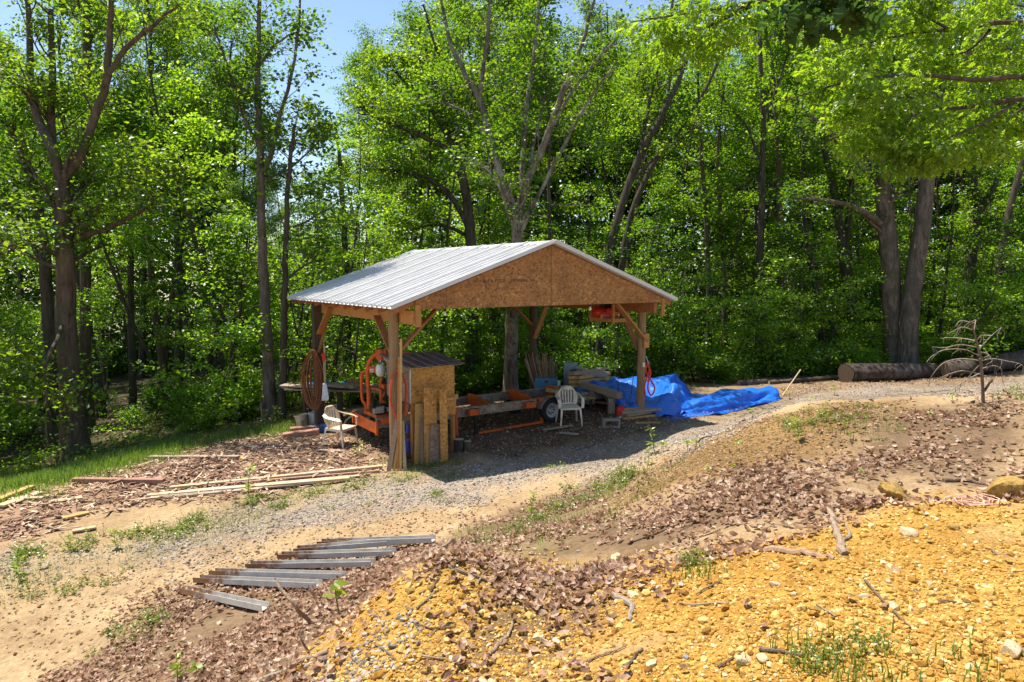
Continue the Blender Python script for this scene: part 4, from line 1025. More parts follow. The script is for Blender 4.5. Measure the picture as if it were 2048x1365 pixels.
# ---- portable sawmill
mill = thing('sawmill', 'orange portable band sawmill with long steel bed under the shed roof', 'sawmill', SL(3.4, 1.8, sg(3.4, 1.8)))
def M_(b, n, m, par=None, **k): return b.build(n, m, par or mill, world=True, **k)
YN, YF = 1.22, 2.4
for y, mat in ((YN, STEEL_DIRTY), (YF, STEEL_DIRTY)):
    b = MB(); b.beam(SL(.12, y, .50), SL(6.35, y, .50), .09, .045); b.beam(SL(.12, y, .40), SL(6.35, y, .40), .05, .15); b.beam(SL(.12, y - .02, .335), SL(6.35, y - .02, .335), .07, .03)
    M_(b, 'bed_rail', mat, bevel=.004)
b = MB()
for k in range(26): b.cyl(SL(.5 + k * .23, YN - .044, .505), SL(.5 + k * .23, YN - .050, .505), .010, 8)
for k in range(14): b.cyl(SL(.5 + k * .43, YN, .5225), SL(.5 + k * .43, YN, .528), .012, 8)
M_(b, 'bolt_heads', BLACKSTEEL)
for x in (1.75, 2.95, 4.15, 5.3):
    b = MB(); b.prism([SL(x, YN + .06, .34), SL(x, YF - .06, .34), SL(x, YF - .06, .60), SL(x, YF - .30, .61), SL(x, YN + .1, .50)], UX * .07); M_(b, 'bunk', ORANGE, bevel=.006)
for x in (.6, 3.4, 6.25):
    b = MB(); b.beam(SL(x, YN, .36), SL(x, YF, .36), .08, .1); M_(b, 'cross_member', STEEL_DIRTY)
for x in (2.30, 3.85):
    b = MB(); b.cyl(SL(x + .13, YN - .14, sg(x, YN) - .01), SL(x + .13, YN - .14, .50), .045, 12); b.cyl(SL(x + .13, YN - .14, sg(x, YN)), SL(x + .13, YN - .14, sg(x, YN) + .02), .08, 12); lg = M_(b, 'leg', BLACKSTEEL, smooth=True)
    b = MB(); b.box(SL(x + .08, YN - .13, .42), (.26, .13, .14), ROTS); M_(b, 'leg_socket', ORANGE, bevel=.008)
for x in (1.95, 4.28):
    b = MB(); b.beam(SL(x, YN - .12, sg(x, YN)), SL(x, YN - .08, .53), .09, .05, UX); b.box(SL(x, YN - .05, .50), (.13, .16, .08), ROTS); M_(b, 'log_stop', ORANGE, bevel=.005)
b = MB()
for x, y in ((.5, YF), (3.2, YF), (5.8, YF), (5.9, YN), (.62, YN)): b.beam(SL(x, y, sg(x, y)), SL(x, y, .38), .06, .06)
for k in range(4): b.beam(SL(2.4 + k * .3, 1.5, .30), SL(2.7 + k * .32, 2.2, .10 + sg(2.7, 2.2)), .025, .03)
M_(b, 'underframe', BLACKSTEEL)
for y, lab in ((YN - .16, 1), (YF + .20, 0)):
    wx, wz, wr = 4.50, sg(4.50, y) + .29, .29
    b = MB(); MW = ROTS @ Matrix.Rotation(R(90), 3, 'X')
    b.lathe(SL(wx, y, wz), [(.175, -.085), (.22, -.10), (.27, -.095), (.29, -.07), (.29, .07), (.27, .095), (.22, .10), (.175, .085), (.17, 0), (.175, -.085)], 32, MW, False); wh = M_(b, 'wheel', BLACK, smooth=True)
    b = MB(); b.lathe(SL(wx, y, wz), [(.0, .045), (.05, .05), (.055, .03), (.10, .015), (.12, .04), (.15, .05), (.165, .085), (.178, .086), (.178, -.08), (.1, -.06), (0, -.06)], 32, MW)
    rim = MB(); M_(b, 'rim', RIMPAINT, wh, smooth=True)
    b = MB(); 
    for k in range(8):
        a = k * math.pi / 4; c = SL(wx + .10 * math.cos(a), y, wz + .10 * math.sin(a)); b.cyl(c - UY * .018, c - UY * .034, .016, 8)
    for k in range(5):
        a = k * 1.2566; c = SL(wx + .07 * math.cos(a), y, wz + .07 * math.sin(a)); b.cyl(c - UY * .02, c - UY * .05, .009, 6)
    M_(b, 'wheel_hole', BLACKSTEEL, wh)
    b = MB(); pr = []
    for k in range(9):
        a = R(15 + k * 18.75); pr.append((wx + .36 * math.cos(a), wz + .36 * math.sin(a) - .02))
    for i in range(8): b.prism([SL(pr[i][0], y - .13, pr[i][1]), SL(pr[i + 1][0], y - .13, pr[i + 1][1]), SL(pr[i + 1][0], y - .13, pr[i + 1][1] - .008), SL(pr[i][0], y - .13, pr[i][1] - .008)], UY * .26)
    M_(b, 'fender', STEEL_DIRTY)
# carriage and saw head at the left end
b = MB(); b.prism([SL(.12, YN - .06, .20), SL(.12, YF + .04, .20), SL(.12, YF + .04, .45), SL(.12, YN - .06, .43)], -UX * .02); b.box(SL(.10, YN - .08, .33), (.05, .06, .30), ROTS); b.box(SL(.10, YF + .05, .33), (.05, .06, .26), ROTS); M_(b, 'end_plate', ORANGE, bevel=.004)
b = MB(); b.box(SL(.38, YN - .06, .46), (.36, .10, .10), ROTS); b.box(SL(.45, 1.75, .50), (.50, .70, .08), ROTS); M_(b, 'carriage', ORANGE, bevel=.008)
b = MB(); b.box(SL(.35, 1.55, .60), (.30, .22, .14), ROTS); b.box(SL(.62, 1.9, .60), (.3, .3, .16), ROTS); b.cyl(SL(.3, 1.8, .55), SL(.3, 1.8, .75), .06); M_(b, 'engine', BLACKSTEEL, bevel=.02)
b = MB(); b.box(SL(.25, 1.42, .63), (.20, .10, .10), ROTS); b.cyl(SL(.45, 1.45, .62), SL(.62, 1.45, .62), .055, 14)
for k in range(6): b.box(SL(.20 + .03 * k, 1.35, .66), (.008, .02, .14), ROTS)
M_(b, 'engine_block', STEEL, bevel=.008)
D_ = 14.75
def mt(*pp): return [tuple(v) for v in smooth_path([tuple(at(q[0], q[1], D_ + (q[2] if len(q) > 2 else 0))) for q in pp], 5)]
b = MB(); b.tube(mt((738, 818), (737, 780), (735, 745), (738, 726), (748, 712), (764, 706), (785, 705)), .048, 12); M_(b, 'mast', ORANGE, smooth=True)
b = MB(); b.tube(mt((736, 742), (727, 744), (723, 752), (723, 780), (725, 800), (731, 810), (733, 824)), .034, 10); M_(b, 'guard_rail', ORANGE, smooth=True)
b = MB(); b.tube(mt((762, 835), (762, 800), (761, 770), (763, 755)), .034, 10); b.tube(mt((762, 802), (775, 810), (778, 815), (777, 832)), .034, 10); b.tube(mt((761, 800), (770, 785), (772, 770)), .022, 8); b.tube(mt((763, 806), (764, 822), (772, 826), (780, 822)), .028, 8)
M_(b, 'lower_frame', ORANGE, smooth=True)
def hb(px_, py_, w_, h_, dp, off=0): 
    c = at(px_, py_, D_ + off); return c, (w_ / F * D_, dp, h_ / F * D_)
b = MB()
for q in ((762, 708, 14, 18, .25, -.1), (763, 716, 13, 8, .28, -.12), (787, 709, 40, 10, .2, .05)): c, s_ = hb(*q); b.box(c, s_, ROTS)
c0 = at(802, 700, D_ + .1); b.prism([at(800, 702, D_), at(825, 705, D_), at(824, 711, D_), at(812, 722, D_), at(800, 722, D_)], UY * .35)
M_(b, 'head_cover', ORANGE, bevel=.008)
b = MB(); b.prism([at(738, 734, D_ - .06), at(752, 732, D_ - .06), at(753, 747, D_ - .06), at(739, 745, D_ - .06)], UY * .04); pl = M_(b, 'side_plate', ORANGE)
b = MB(); b.prism([at(739.5, 738.5, D_ - .068), at(747, 738, D_ - .068), at(747, 744.5, D_ - .068), at(739.5, 744, D_ - .068)], -UY * .003); M_(b, 'maker_plate', WHITE, pl)
b = MB(); 
for dy in (0, 1.3): b.prism([at(740.3, 741.0 + dy, D_ - .072), at(746, 740.6 + dy, D_ - .072), at(746, 741.2 + dy, D_ - .072), at(740.3, 741.6 + dy, D_ - .072)], -UY * .001)
M_(b, 'plate_mark', BLACKSTEEL, pl)
b = MB(); c = at(761, 741, D_ - .25); b.lathe(c - Vector((0, 0, .13)), [(0, 0), (.07, .005), (.098, .05), (.105, .13), (.10, .2), (.07, .25), (0, .262)], 18); M_(b, 'fuel_tank', WHITE, smooth=True)
b = MB(); c, s_ = hb(764, 722, 12, 7, .12, -.15); b.box(c, s_, ROTS); M_(b, 'head_bracket', STEEL, bevel=.005)
b = MB()
for q in ((768, 768, 12, 20, .3, .2), (772, 790, 12, 14, .2, .3)): c, s_ = hb(*q); b.box(c, s_, ROTS)
M_(b, 'saw_motor', BLACKSTEEL, bevel=.02)
b = MB(); b.prism([at(744, 776, D_ - .1), at(760, 778, D_ - .1), at(766, 786, D_ - .1), at(760, 784, D_ - .1), at(745, 779, D_ - .1)], UY * .18); c, s_ = hb(768, 773, 8, 8, .14, -.1); b.box(c, s_, ROTS); M_(b, 'control_panel', ORANGE, bevel=.004)
b = MB(); p = at(957, 880, 14.9); q = at(1085, 856, 16.0)
p.z = h1(p.x, p.y) + .06; q.z = h1(q.x, q.y) + .06
b.beam(p, q, .05, .05); o = b.build('steel_bar', ORANGE, None, loc=p); tag(o, 'long orange steel bar lying on the ground before the sawmill bed', 'bar')
# plank lying across the mill bed
for k, (pa, pb, ww, lbl) in enumerate((((1092, 780, 17.0), (1188, 795, 17.1), .22, 'pale yellow plank laid slanting across the sawmill bed'), ((1110, 786, 16.9), (1172, 797, 16.9), .12, 'second yellow board under the plank on the sawmill bed'))):
    p, q = at(*pa), at(*pb); b = MB(); b.beam(p, q, ww, .035, (0, -.2, 1)); tag(b.build('plank', mat_wood('plank_yellow', (.40, .28, .10), (.58, .44, .19), (4, 8, 8)) if k == 0 else WOOD_PALE, None, loc=(p + q) / 2, bevel=.004), lbl, 'plank')

# ---- plastic chairs
def make_chair(mat, label):
    c = thing('plastic_chair', label, 'chair')
    b = MB(); n = 7; vs = []; fs = []
    for j in range(n):
        for i in range(n):
            u, v = i / (n - 1) * 2 - 1, j / (n - 1) * 2 - 1
            wd = .235 - .025 * (v * .5 + .5)
            vs.append((u * wd, v * .22, .425 - .018 * (1 - u * u) * (1 - v * v) + (.0 if v > -.9 else -.02)))
    for j in range(n - 1):
        for i in range(n - 1): fs.append((j * n + i, j * n + i + 1, (j + 1) * n + i + 1, (j + 1) * n + i))
    b.add(vs, fs); s_ = b.build('seat', mat, c, 'all'); md = s_.modifiers.new('t', 'SOLIDIFY'); md.thickness = .014; md.offset = -1
    b = MB(); nu, nv = 16, 9; vs = []; fs = []
    for j in range(nv + 1):
        t = j / nv
        for i in range(nu):
            u = i / (nu - 1) * 2 - 1
            hw = .205 + .055 * math.sin(min(t * 1.3, 1) * 1.57)
            zz = t * (.43 - .10 * u * u * u * u) if t > .0 else 0
            if t > .55: hw *= math.sqrt(max(0.0, 1 - ((t - .55) / .62) ** 2))
            vs.append((u * hw, .20 + .09 * t - .05 * u * u * (1 - .3 * t), .425 + zz))
    for j in range(nv):
        for i in range(nu - 1):
            if 1 <= j <= 6 and i in (3, 5, 7, 9, 11): continue
            fs.append((j * nu + i, j * nu + i + 1, (j + 1) * nu + i + 1, (j + 1) * nu + i))
    for v_i in range(len(vs)):
        x, y, z = vs[v_i]; i = v_i % nu
        shrink = {3: .0, 4: -.0}.get(i, 0)
    b.add(vs, fs); s_ = b.build('backrest', mat, c, 'all'); md = s_.modifiers.new('t', 'SOLIDIFY'); md.thickness = .014
    for sx in (-1, 1):
        pts = smooth_path([(sx * .235, .235, .70), (sx * .272, .14, .665), (sx * .285, -.02, .645), (sx * .28, -.15, .63), (sx * .272, -.215, .60), (sx * .268, -.225, .50), (sx * .262, -.225, .42)], 3)
        b = MB()
        for i in range(len(pts) - 1): b.beam(tuple(pts[i]), tuple(pts[i + 1] + (pts[i + 1] - pts[i]) * .08), .066, .018, (sx * .6, 0, 1) if i < 10 else (0, 1, 0))
        b.build('armrest', mat, c)
    for sx in (-1, 1):
        for sy in (-1, 1):
            b = MB(); top = Vector((sx * .235, sy * .215, .43)); ft = Vector((sx * .262, sy * .27 + (.03 if sy > 0 else -.0), 0))
            d = (ft - top); vs = []
            for k, wd in ((0, .05), (.5, .036), (1, .026)):
                p = top + d * k; vs += [p + Vector((-sx * wd, 0, 0)), p, p + Vector((0, -sy * wd, 0)), p + Vector((-sx * .010, -sy * wd, 0)), p + Vector((-sx * .010, -sy * .010, 0)), p + Vector((-sx * wd, -sy * .010, 0))]
            fs = []
            for k in range(2):
                for i in range(6): fs.append((k * 6 + i, k * 6 + (i + 1) % 6, (k + 1) * 6 + (i + 1) % 6, (k + 1) * 6 + i))
            fs += [tuple(range(6)), tuple(range(12, 18))]; b.add(vs, fs); b.build('leg', mat, c)
    b = MB()
    for p, q in (((-.22, -.215, .40), (.22, -.215, .40)), ((-.225, .2, .40), (-.235, -.2, .40)), ((.225, .2, .40), (.235, -.2, .40)), ((-.2, .215, .40), (.2, .215, .40))): b.beam(p, q, .014, .05)
    b.build('seat_rim', mat, c)
    return c
ch = make_chair(PLASTIC, 'cream plastic garden chair by the left side of the shed, seen from its side')
p = gnd(682, 893); ch.location = (p.x, p.y, p.z - .01); ch.rotation_euler = (0, 0, R(66)); ch.scale = (1.02,) * 3
ch2 = copy_tree(ch); ch2['label'] = 'grey-white plastic garden chair before the sawmill wheel, facing the road'
for o in ch2.children: o.data = o.data.copy(); o.data.materials[0] = PLASTIC_GREY
p = gnd(1138, 848); ch2.location = (p.x, p.y, p.z - .01); ch2.rotation_euler = (0, 0, R(8)); ch2.scale = (1.02,) * 3

# ---- coil, tools and table by the rear left post
b = MB(); c0 = SL(-.25, SD - .32, 0); rr = random.Random(4)
for k in range(15):
    P_ = []; hw = .05 + .026 * k * rr.uniform(.85, 1.1); ph = rr.uniform(-.05, .05)
    for j in range(29):
        a = j / 28 * 2 * math.pi; s_ = math.sin(a); cz = math.cos(a)
        wq = hw * s_ * (1 - .45 * max(cz, 0))
        P_.append(SL(-.22 + wq * .55 + .10 * (1 - cz) * ph + rr.uniform(-.004, .004), SD - .26 - .035 * (k % 4) + wq * -.75 * (1 if s_ < 0 else .55), 1.02 + (.62 if cz > 0 else .62 + .016 * k) * cz + .06))
    b.tube(P_, .010, 5)
b2 = b.build('wire_coil', RUST, None, True, loc=SL(-.22, SD - .3, .35)); tag(b2, 'large coil of rusty wire hanging on the rear left post', 'coil')
DP = 15.95
sh = thing('shovel', 'red-handled shovel hanging blade down beside the rear left post', 'shovel', at(655, 800, DP))
b = MB(); b.tube([at(647, 715, DP), at(650, 768, DP)], .016, 8); b.build('shaft', WOOD_PALE, sh, True, world=True)
b = MB(); b.tube([at(643, 709, DP), at(646, 713, DP), at(647, 724, DP)], .022, 8); b.tube([at(651, 709, DP), at(649, 713, DP), at(647, 724, DP)], .022, 8); b.tube([at(643, 709, DP), at(651, 709, DP)], .02, 8); b.build('grip', RED, sh, True, world=True)
b = MB(); b.prism([at(645, 768, DP), at(653, 768, DP), at(658, 797, DP - .05), at(656, 802, DP - .05), at(643, 802, DP - .05), at(645, 790, DP)], (0, .02, 0)); b.build('blade', STEEL, sh, world=True, bevel=.004)
b = MB(); b.beam(at(649, 692, DP + .1), at(652, 806, DP + .1), .035, .02, (0, -1, 0)); tag(b.build('stick', WOOD_PALE, None, loc=at(651, 806, DP + .1)), 'pale stick standing behind the shovel at the rear left post', 'stick')
tb = thing('work_table', 'low rough plank table beyond the rear left post, piled with lumber', 'table', at(665, 835, 17.6))
TZ = .58
def TP(px_, d, z=TZ): q = at(px_, 790, d); return Vector((q.x, d, z))
b = MB()
for k in range(5): b.beam(TP(572 - 4 * k, 17.2 + .25 * k, TZ + .01 * (k % 2)), TP(764, 17.0 + .25 * k, TZ - .03 + .01 * (k % 3)), .24, .035)
b.build('tabletop', WOOD_GREY, tb, world=True)
for px_, d in ((608, 17.4), (676, 17.2), (682, 17.6), (745, 17.4), (620, 18.1)):
    g = TP(px_, d); b = MB(); b.beam((g.x, g.y, h1(g.x, g.y) - .05), g, .06, .06); b.build('leg', WOOD_DARK, tb, world=True)
b = MB(); V_ = []; nn = 16
for j in range(8):
    for i in range(nn): V_.append(TP(624 + 70 * i / (nn - 1), 17.15 + .11 * j, TZ + .055 + .035 * math.sin(i * 1.9 + j) + .025 * math.sin(j * 2.3 + i * .7)))
b.add(V_, [(j * nn + i, j * nn + i + 1, (j + 1) * nn + i + 1, (j + 1) * nn + i) for j in range(7) for i in range(nn - 1)])
o = b.build('small_tarp', TARP, None, True, loc=TP(660, 17.5)); o.modifiers.new('t', 'SOLIDIFY').thickness = .006; tag(o, 'crumpled blue tarp lying on the low plank table', 'tarp')
for k, (a_, c_, d, mat, ww, hh, lbl) in enumerate(((565, 640, 17.3, WOOD_PALE, .3, .04, 'pale board sticking out past the left end of the plank table'), (664, 712, 17.25, WOOD_GREY, .26, .09, 'short thick grey beam on the right half of the plank table'),
         (655, 690, 17.05, WOOD_PALE, .2, .03, 'pale board on the front edge of the plank table'), (700, 722, 17.6, WOOD_RED, .2, .1, 'dark block at the right end of the plank table'))):
    b = MB(); b.beam(TP(a_, d, TZ + .08 + .02 * k), TP(c_, d - .15, TZ + .06 + .02 * k), ww, hh); tag(b.build('board', mat, None, loc=TP(a_, d, TZ + .05), bevel=.004), lbl, 'board')
def bucket(px_, py_, hgt, rad, mat, label, name='bucket', tilt=0, bail=True):
    p = gnd(px_, py_); o = thing(name, label, 'bucket', p); M = Matrix.Rotation(R(tilt), 3, 'Y')
    b = MB(); b.lathe((0, 0, .0), [(0, .0), (rad * .86, 0), (rad * .9, .01), (rad, hgt), (rad * 1.06, hgt), (rad * 1.06, hgt - .03), (rad * 1.02, hgt - .035), (rad * .96, hgt), (rad * .86, .02), (0, .02)], 24, M); b.build('bucket_body', mat, o, True)
    if bail:
        b = MB(); b.tube([M @ Vector((rad * 1.07 * math.cos(a), -rad * .5 * math.sin(a) - rad * .3, hgt - .06 - .12 * math.sin(a))) for a in np.linspace(0, math.pi, 9)], .004, 5); b.build('handle', BLACKSTEEL, o)
    return o
o = bucket(606, 858, .36, .15, BUCKET, 'stained tan bucket tilted on the ground under the wire coil', tilt=-9)
b = MB(); M = Matrix.Rotation(R(-9), 3, 'Y')
for k in range(6): b.box(M @ Vector((.05 + .01 * (k % 2), -.139 - .002 * 0, .10 + .026 * k)), (.08 - .01 * (k % 3), .012, .010), M)
b.build('print', mat_plain('bucket_print', (.12, .07, .03), (.2, .12, .06), 30, .8), o)
bucket(629, 852, .34, .145, WHITE, 'white bucket standing behind the rear left post'); bucket(664, 848, .3, .14, WHITE, 'white bucket right of the rear left post behind the cream chair')
bucket(668, 838, .36, .2, PLASTIC, 'cream tub under the plank table', 'tub', bail=False)
p = gnd(648, 864); b = MB(); b.lathe((0, 0, 0), [(0, 0), (.12, 0), (.18, .13), (.19, .13), (.17, .12), (.11, .02), (0, .02)], 20, Matrix.Rotation(R(14), 3, 'X')); o = b.build('basin', BLUE, None, True); o.location = p; tag(o, 'small blue plastic basin at the foot of the rear left post', 'basin')
# curved barrel half with orange cover beyond the carriage
p = at(712, 842, 16.2); b = MB(); pr = []
for k in range(11):
    a = math.pi * k / 10; pr.append((-.32 * math.cos(a), .30 * math.sin(a)))
for i in range(10): b.prism([(p.x + pr[i][0], p.y, pr[i][1] + h1(p.x, p.y)), (p.x + pr[i + 1][0], p.y, pr[i + 1][1] + h1(p.x, p.y)), (p.x + pr[i + 1][0] * .93, p.y, pr[i + 1][1] * .93 + h1(p.x, p.y)), (p.x + pr[i][0] * .93, p.y, pr[i][1] * .93 + h1(p.x, p.y))], (0, .5, 0))
tag(b.build('barrel_half', PLASTIC, None, loc=(p.x, p.y, h1(p.x, p.y))), 'cut pale barrel half lying behind the orange carriage end', 'barrel')
for pa, pb, lbl in (((566, 880), (628, 878), 'nearer of two squared reddish beams on the chips by the rear left post'), ((580, 868), (636, 868), 'farther of two squared reddish beams by the rear left post')):
    p, q = gnd(*pa), gnd(*pb); q.y = p.y + .25; b = MB(); up = Vector((0, 0, .075)); q.z = h1(q.x, q.y); b.beam(p + up, q + up, .2, .15); tag(b.build('squared_beam', WOOD_RED, None, loc=p, bevel=.008), lbl, 'beam')

# ---- right half: stake bin, lumber, bench, tarps
p = gnd(1090, 800); zb = h1(p.x, p.y); DB = 19.2; cB = at(1092, 780, DB); gB = h1(cB.x, DB)
bn = thing('stake_bin', 'faded blue bin holding a sheaf of stakes by the rear right post', 'bin', (cB.x, DB, gB))
hb_ = .78; b = MB()
for s_ in (-1, 1):
    b.box((s_ * .31, 0, hb_ / 2), (.012, .40, hb_)); b.box((0, s_ * .206, hb_ / 2), (.632, .012, hb_))
b.box((0, 0, .03), (.60, .39, .012)); b.build('bin_wall', BLUE_BOX, bn)
b = MB(); b.box((.0, -.214, hb_ - .10), (.10, .004, .06)); b.build('bin_mark', INK, bn)
rr = random.Random(9)
for k in range(34):
    u = k / 33; x0 = -.26 + .52 * u; lean = -.50 + .60 * u + rr.uniform(-.05, .05); ln = rr.uniform(1.15, 1.48) - .2 * abs(u - .45)
    p = Vector((cB.x + x0 * .75, DB - .12 + rr.uniform(0, .26), gB + .1)); q = p + Vector((lean * .85, rr.uniform(-.05, .1), ln))
    b = MB(); b.beam(p, q, rr.uniform(.014, .028), .014, (0, -1, 0)); tag(b.build('stake', WOOD_STICK, None, loc=p), 'long thin brown stake in the sheaf standing in the blue bin', 'stake', 'stakes standing in the blue bin')
p = at(1118, 783, 18.3); b = MB(); b.lathe((0, 0, 0), [(0, 0), (.06, 0), (.055, .05), (.035, .22), (.045, .28), (.05, .29), (0, .29)], 14); o = b.build('plastic_spout', WHITE, None, True); o.location = p; tag(o, 'white plastic bottle neck standing right of the blue bin', 'bottle')
LD = 18.6
o = thing('metal_blower', 'blue-grey sheet metal housing with curved hood beyond the lumber stack', 'machine', at(1150, 800, LD + .6))
b = MB(); b.prism([at(1128, 726, LD + .6), at(1155, 726, LD + .6), at(1155, 800, LD + .6), at(1128, 800, LD + .6)], (0, .05, 0)); b.build('back_plate', GREYMETAL, o, world=True)
b = MB()
for k in range(8):
    a0, a1 = math.pi * (1 - k / 7.0 * .75), math.pi * (1 - (k + 1) / 7.0 * .75); c = at(1150, 752, LD + .2); r_ = .21
    b.prism([c + Vector((r_ * math.cos(a0), 0, r_ * math.sin(a0))), c + Vector((r_ * math.cos(a1), 0, r_ * math.sin(a1))), c + Vector((r_ * .93 * math.cos(a1), 0, r_ * .93 * math.sin(a1))), c + Vector((r_ * .93 * math.cos(a0), 0, r_ * .93 * math.sin(a0)))], (.18, .5, 0))
b.build('hood', GREYMETAL, o, world=True)
rr = random.Random(2)
for k in range(11):
    row, col_ = k // 3, k % 3
    p = at(1140 + col_ * 7 + rr.uniform(-2, 2), 773 - row * 8.5, LD - .55 + rr.uniform(0, .1)); q = p + Vector((.95, .85, .0)); b = MB(); b.beam(p, q, .125, .085); 
    tag(b.build('lumber_board', WOOD_YELLOW if row < 3 else WOOD_GREY, None, loc=p), 'yellow-ended board in the lumber stack behind the blue tarp', 'board', 'boards in the lumber stack')
p = at(1152, 742, LD - .35); q = at(1208, 748, LD + .1); b = MB(); b.beam(p + Vector((.1, .1, -.05)), q + Vector((0, .1, -.03)), .30, .17); tag(b.build('timber_beam', WOOD_GREY, None, loc=p, bevel=.008), 'thick grey weathered timber on top of the lumber stack', 'timber')
b = MB(); p = at(1157, 788, 17.8); b.lathe((0, 0, 0), [(0, 0), (.13, 0), (.145, .03), (.145, .30), (.12, .34), (.05, .36), (.04, .4), (0, .4)], 18, Matrix.Rotation(R(28), 3, 'Y')); o = b.build('blue_drum', BLUE, None, True); o.location = p - Vector((0, 0, .12)); tag(o, 'small blue drum leaning under the lumber stack', 'drum')
for px_, lbl in ((1149, 'red crate end under the lumber, left one'), (1163, 'red jerry can in the shade between drum and workbench')):
    p = at(px_, 792, 17.6); b = MB(); b.box((0, 0, .1), (.15, .2, .2)); b.box((0, 0, .22), (.05, .12, .04)); o = b.build('red_can' if 'can' in lbl else 'crate', RED, None, bevel=.02); o.location = p - Vector((0, 0, .16)); tag(o, lbl, 'can' if 'can' in lbl else 'crate')
wb = thing('workbench', 'heavy weathered timber bench with thick post leg, half under the blue tarp', 'workbench', gnd(1223, 822))
b = MB(); b.beam(at(1165, 770, 17.7), at(1240, 792, 16.5), .16, .16); b.build('top_beam', WOOD_GREY, wb, world=True, bevel=.006)
b = MB(); q = at(1223, 795, 16.72); b.beam((q.x, q.y, h1(q.x, q.y) - .05), (q.x, q.y, q.z - .02), .17, .17); b.build('leg', WOOD_GREY, wb, world=True, bevel=.006)
b = MB(); b.beam(at(1208, 786, 16.9), at(1216, 806, 16.85), .03, .05); b.build('brace', WOOD_DARK, wb, world=True)
b = MB(); b.beam(at(1188, 800, 17.8), at(1235, 806, 17.4), .5, .05); tag(b.build('low_board', WOOD_RED, None, loc=at(1210, 806, 17.5)), 'reddish board lying low behind the workbench leg', 'board')
p = at(1170, 800, 17.5); b = MB()
for k in range(4): b.beam(at(1150, 797 + k * 3, 17.3), at(1188, 799 + k * 3, 17.4), .012, .02)
for px_ in (1150, 1163, 1176, 1188): b.beam(at(px_, 797, 17.3 + (px_ - 1150) * .0026), at(px_, 809, 17.3 + (px_ - 1150) * .0026), .02, .02, (0, 1, 0))
tag(b.build('steel_rack', STEEL, None, loc=p), 'pale steel grid panel shining below the yellow plank', 'rack')

def cloth(rows, name, label, sub=9, wr=.02, seed=0, skirt=None):
    Rw = [[np.array(at(*q)) for q in row] for row in rows]
    Rw = [smooth_path(r_, sub) for r_ in Rw]
    colm = [smooth_path([Rw[j][i] for j in range(len(Rw))], sub) for i in range(len(Rw[0]))]
    G = np.array(colm); ni, nj = G.shape[:2]
    u, v = np.meshgrid(np.arange(ni), np.arange(nj), indexing='ij')
    wv = (vnoise(u, v, 7, seed) + .5 * vnoise(u + v, v - u, 6, seed + 3) + .3 * vnoise(u, v, 3, seed + 7)) * wr
    sharp = -np.abs(vnoise(u + v * .35, v * .55, 7, seed + 9)) * wr * 2.4 - np.abs(vnoise(u - v * .6, v * .4 + u * .2, 5, seed + 12)) * wr * 1.5
    G[..., 2] += wv + sharp; G[..., 1] -= wv * .8
    gz = H(G[..., 0], G[..., 1]); G[..., 2] = np.maximum(G[..., 2], gz + .012)
    V_ = G.reshape(-1, 3); id_ = np.arange(ni * nj).reshape(ni, nj)
    Fq = np.stack([id_[:-1, :-1], id_[:-1, 1:], id_[1:, 1:], id_[1:, :-1]], -1).reshape(-1, 4)
    c = V_.mean(0); c[2] = V_[:, 2].min()
    o = mesh_np(name, V_, Fq.ravel(), np.full(len(Fq), 4), TARP, None, True, loc=c); md = o.modifiers.new('t', 'SOLIDIFY'); md.thickness = .006
    tag(o, label, 'tarp'); return o
cloth([[(1150, 790, 19.2), (1200, 785, 19.4), (1250, 783, 19.5), (1300, 780, 19.6), (1350, 778, 19.7), (1380, 785, 19.8), (1400, 795, 19.8)],
       [(1164, 764, 18.2), (1200, 757, 18.3), (1250, 753, 18.4), (1300, 749, 18.5), (1346, 744, 18.6), (1358, 747, 18.9), (1385, 786, 19.0)],
       [(1180, 769, 17.7), (1212, 768, 17.6), (1252, 771, 17.6), (1300, 772, 17.6), (1335, 760, 17.6), (1362, 770, 18.2), (1395, 797, 18.5)],
       [(1203, 778, 17.1), (1232, 783, 16.95), (1262, 793, 16.9), (1300, 800, 16.9), (1350, 768, 16.9), (1368, 786, 17.4), (1402, 805, 17.7)],
       [(1228, 788, 16.6), (1242, 800, 16.5), (1265, 806, 16.4), (1300, 808, 16.35), (1340, 790, 16.4), (1372, 802, 16.9), (1405, 812, 17.2)],
       [(1240, 795, 16.35), (1246, 816, 16.3), (1266, 824, 16.3), (1300, 822, 16.2), (1335, 822, 16.2), (1370, 818, 16.5), (1410, 818, 16.9)]],
      'tarp', 'big blue tarp draped high over the workbench at the right shed post', wr=.065, seed=21)
cloth([[(1395, 798, 19.6), (1440, 790, 19.8), (1490, 785, 19.9), (1530, 783, 20.0), (1556, 784, 20)],
       [(1385, 800, 18.6), (1440, 778, 18.9), (1490, 774, 19.2), (1525, 771, 19.5), (1548, 772, 19.6)],
       [(1330, 806, 16.75), (1390, 801, 17.1), (1450, 788, 17.7), (1510, 779, 18.3), (1551, 775, 18.8)],
       [(1333, 818, 16.3), (1388, 817, 16.75), (1450, 802, 17.4), (1513, 790, 18.1), (1556, 783, 18.6)],
       [(1334, 836, 15.95), (1386, 833, 16.5), (1450, 815, 17.2), (1518, 802, 17.85), (1560, 793, 18.4)],
       [(1345, 841, 15.8), (1392, 832, 16.4), (1455, 820, 17.0), (1524, 805, 17.75), (1566, 794, 18.35)]],
      'tarp', 'long low blue tarp covering a stack beside the gravel road', wr=.055, seed=33)
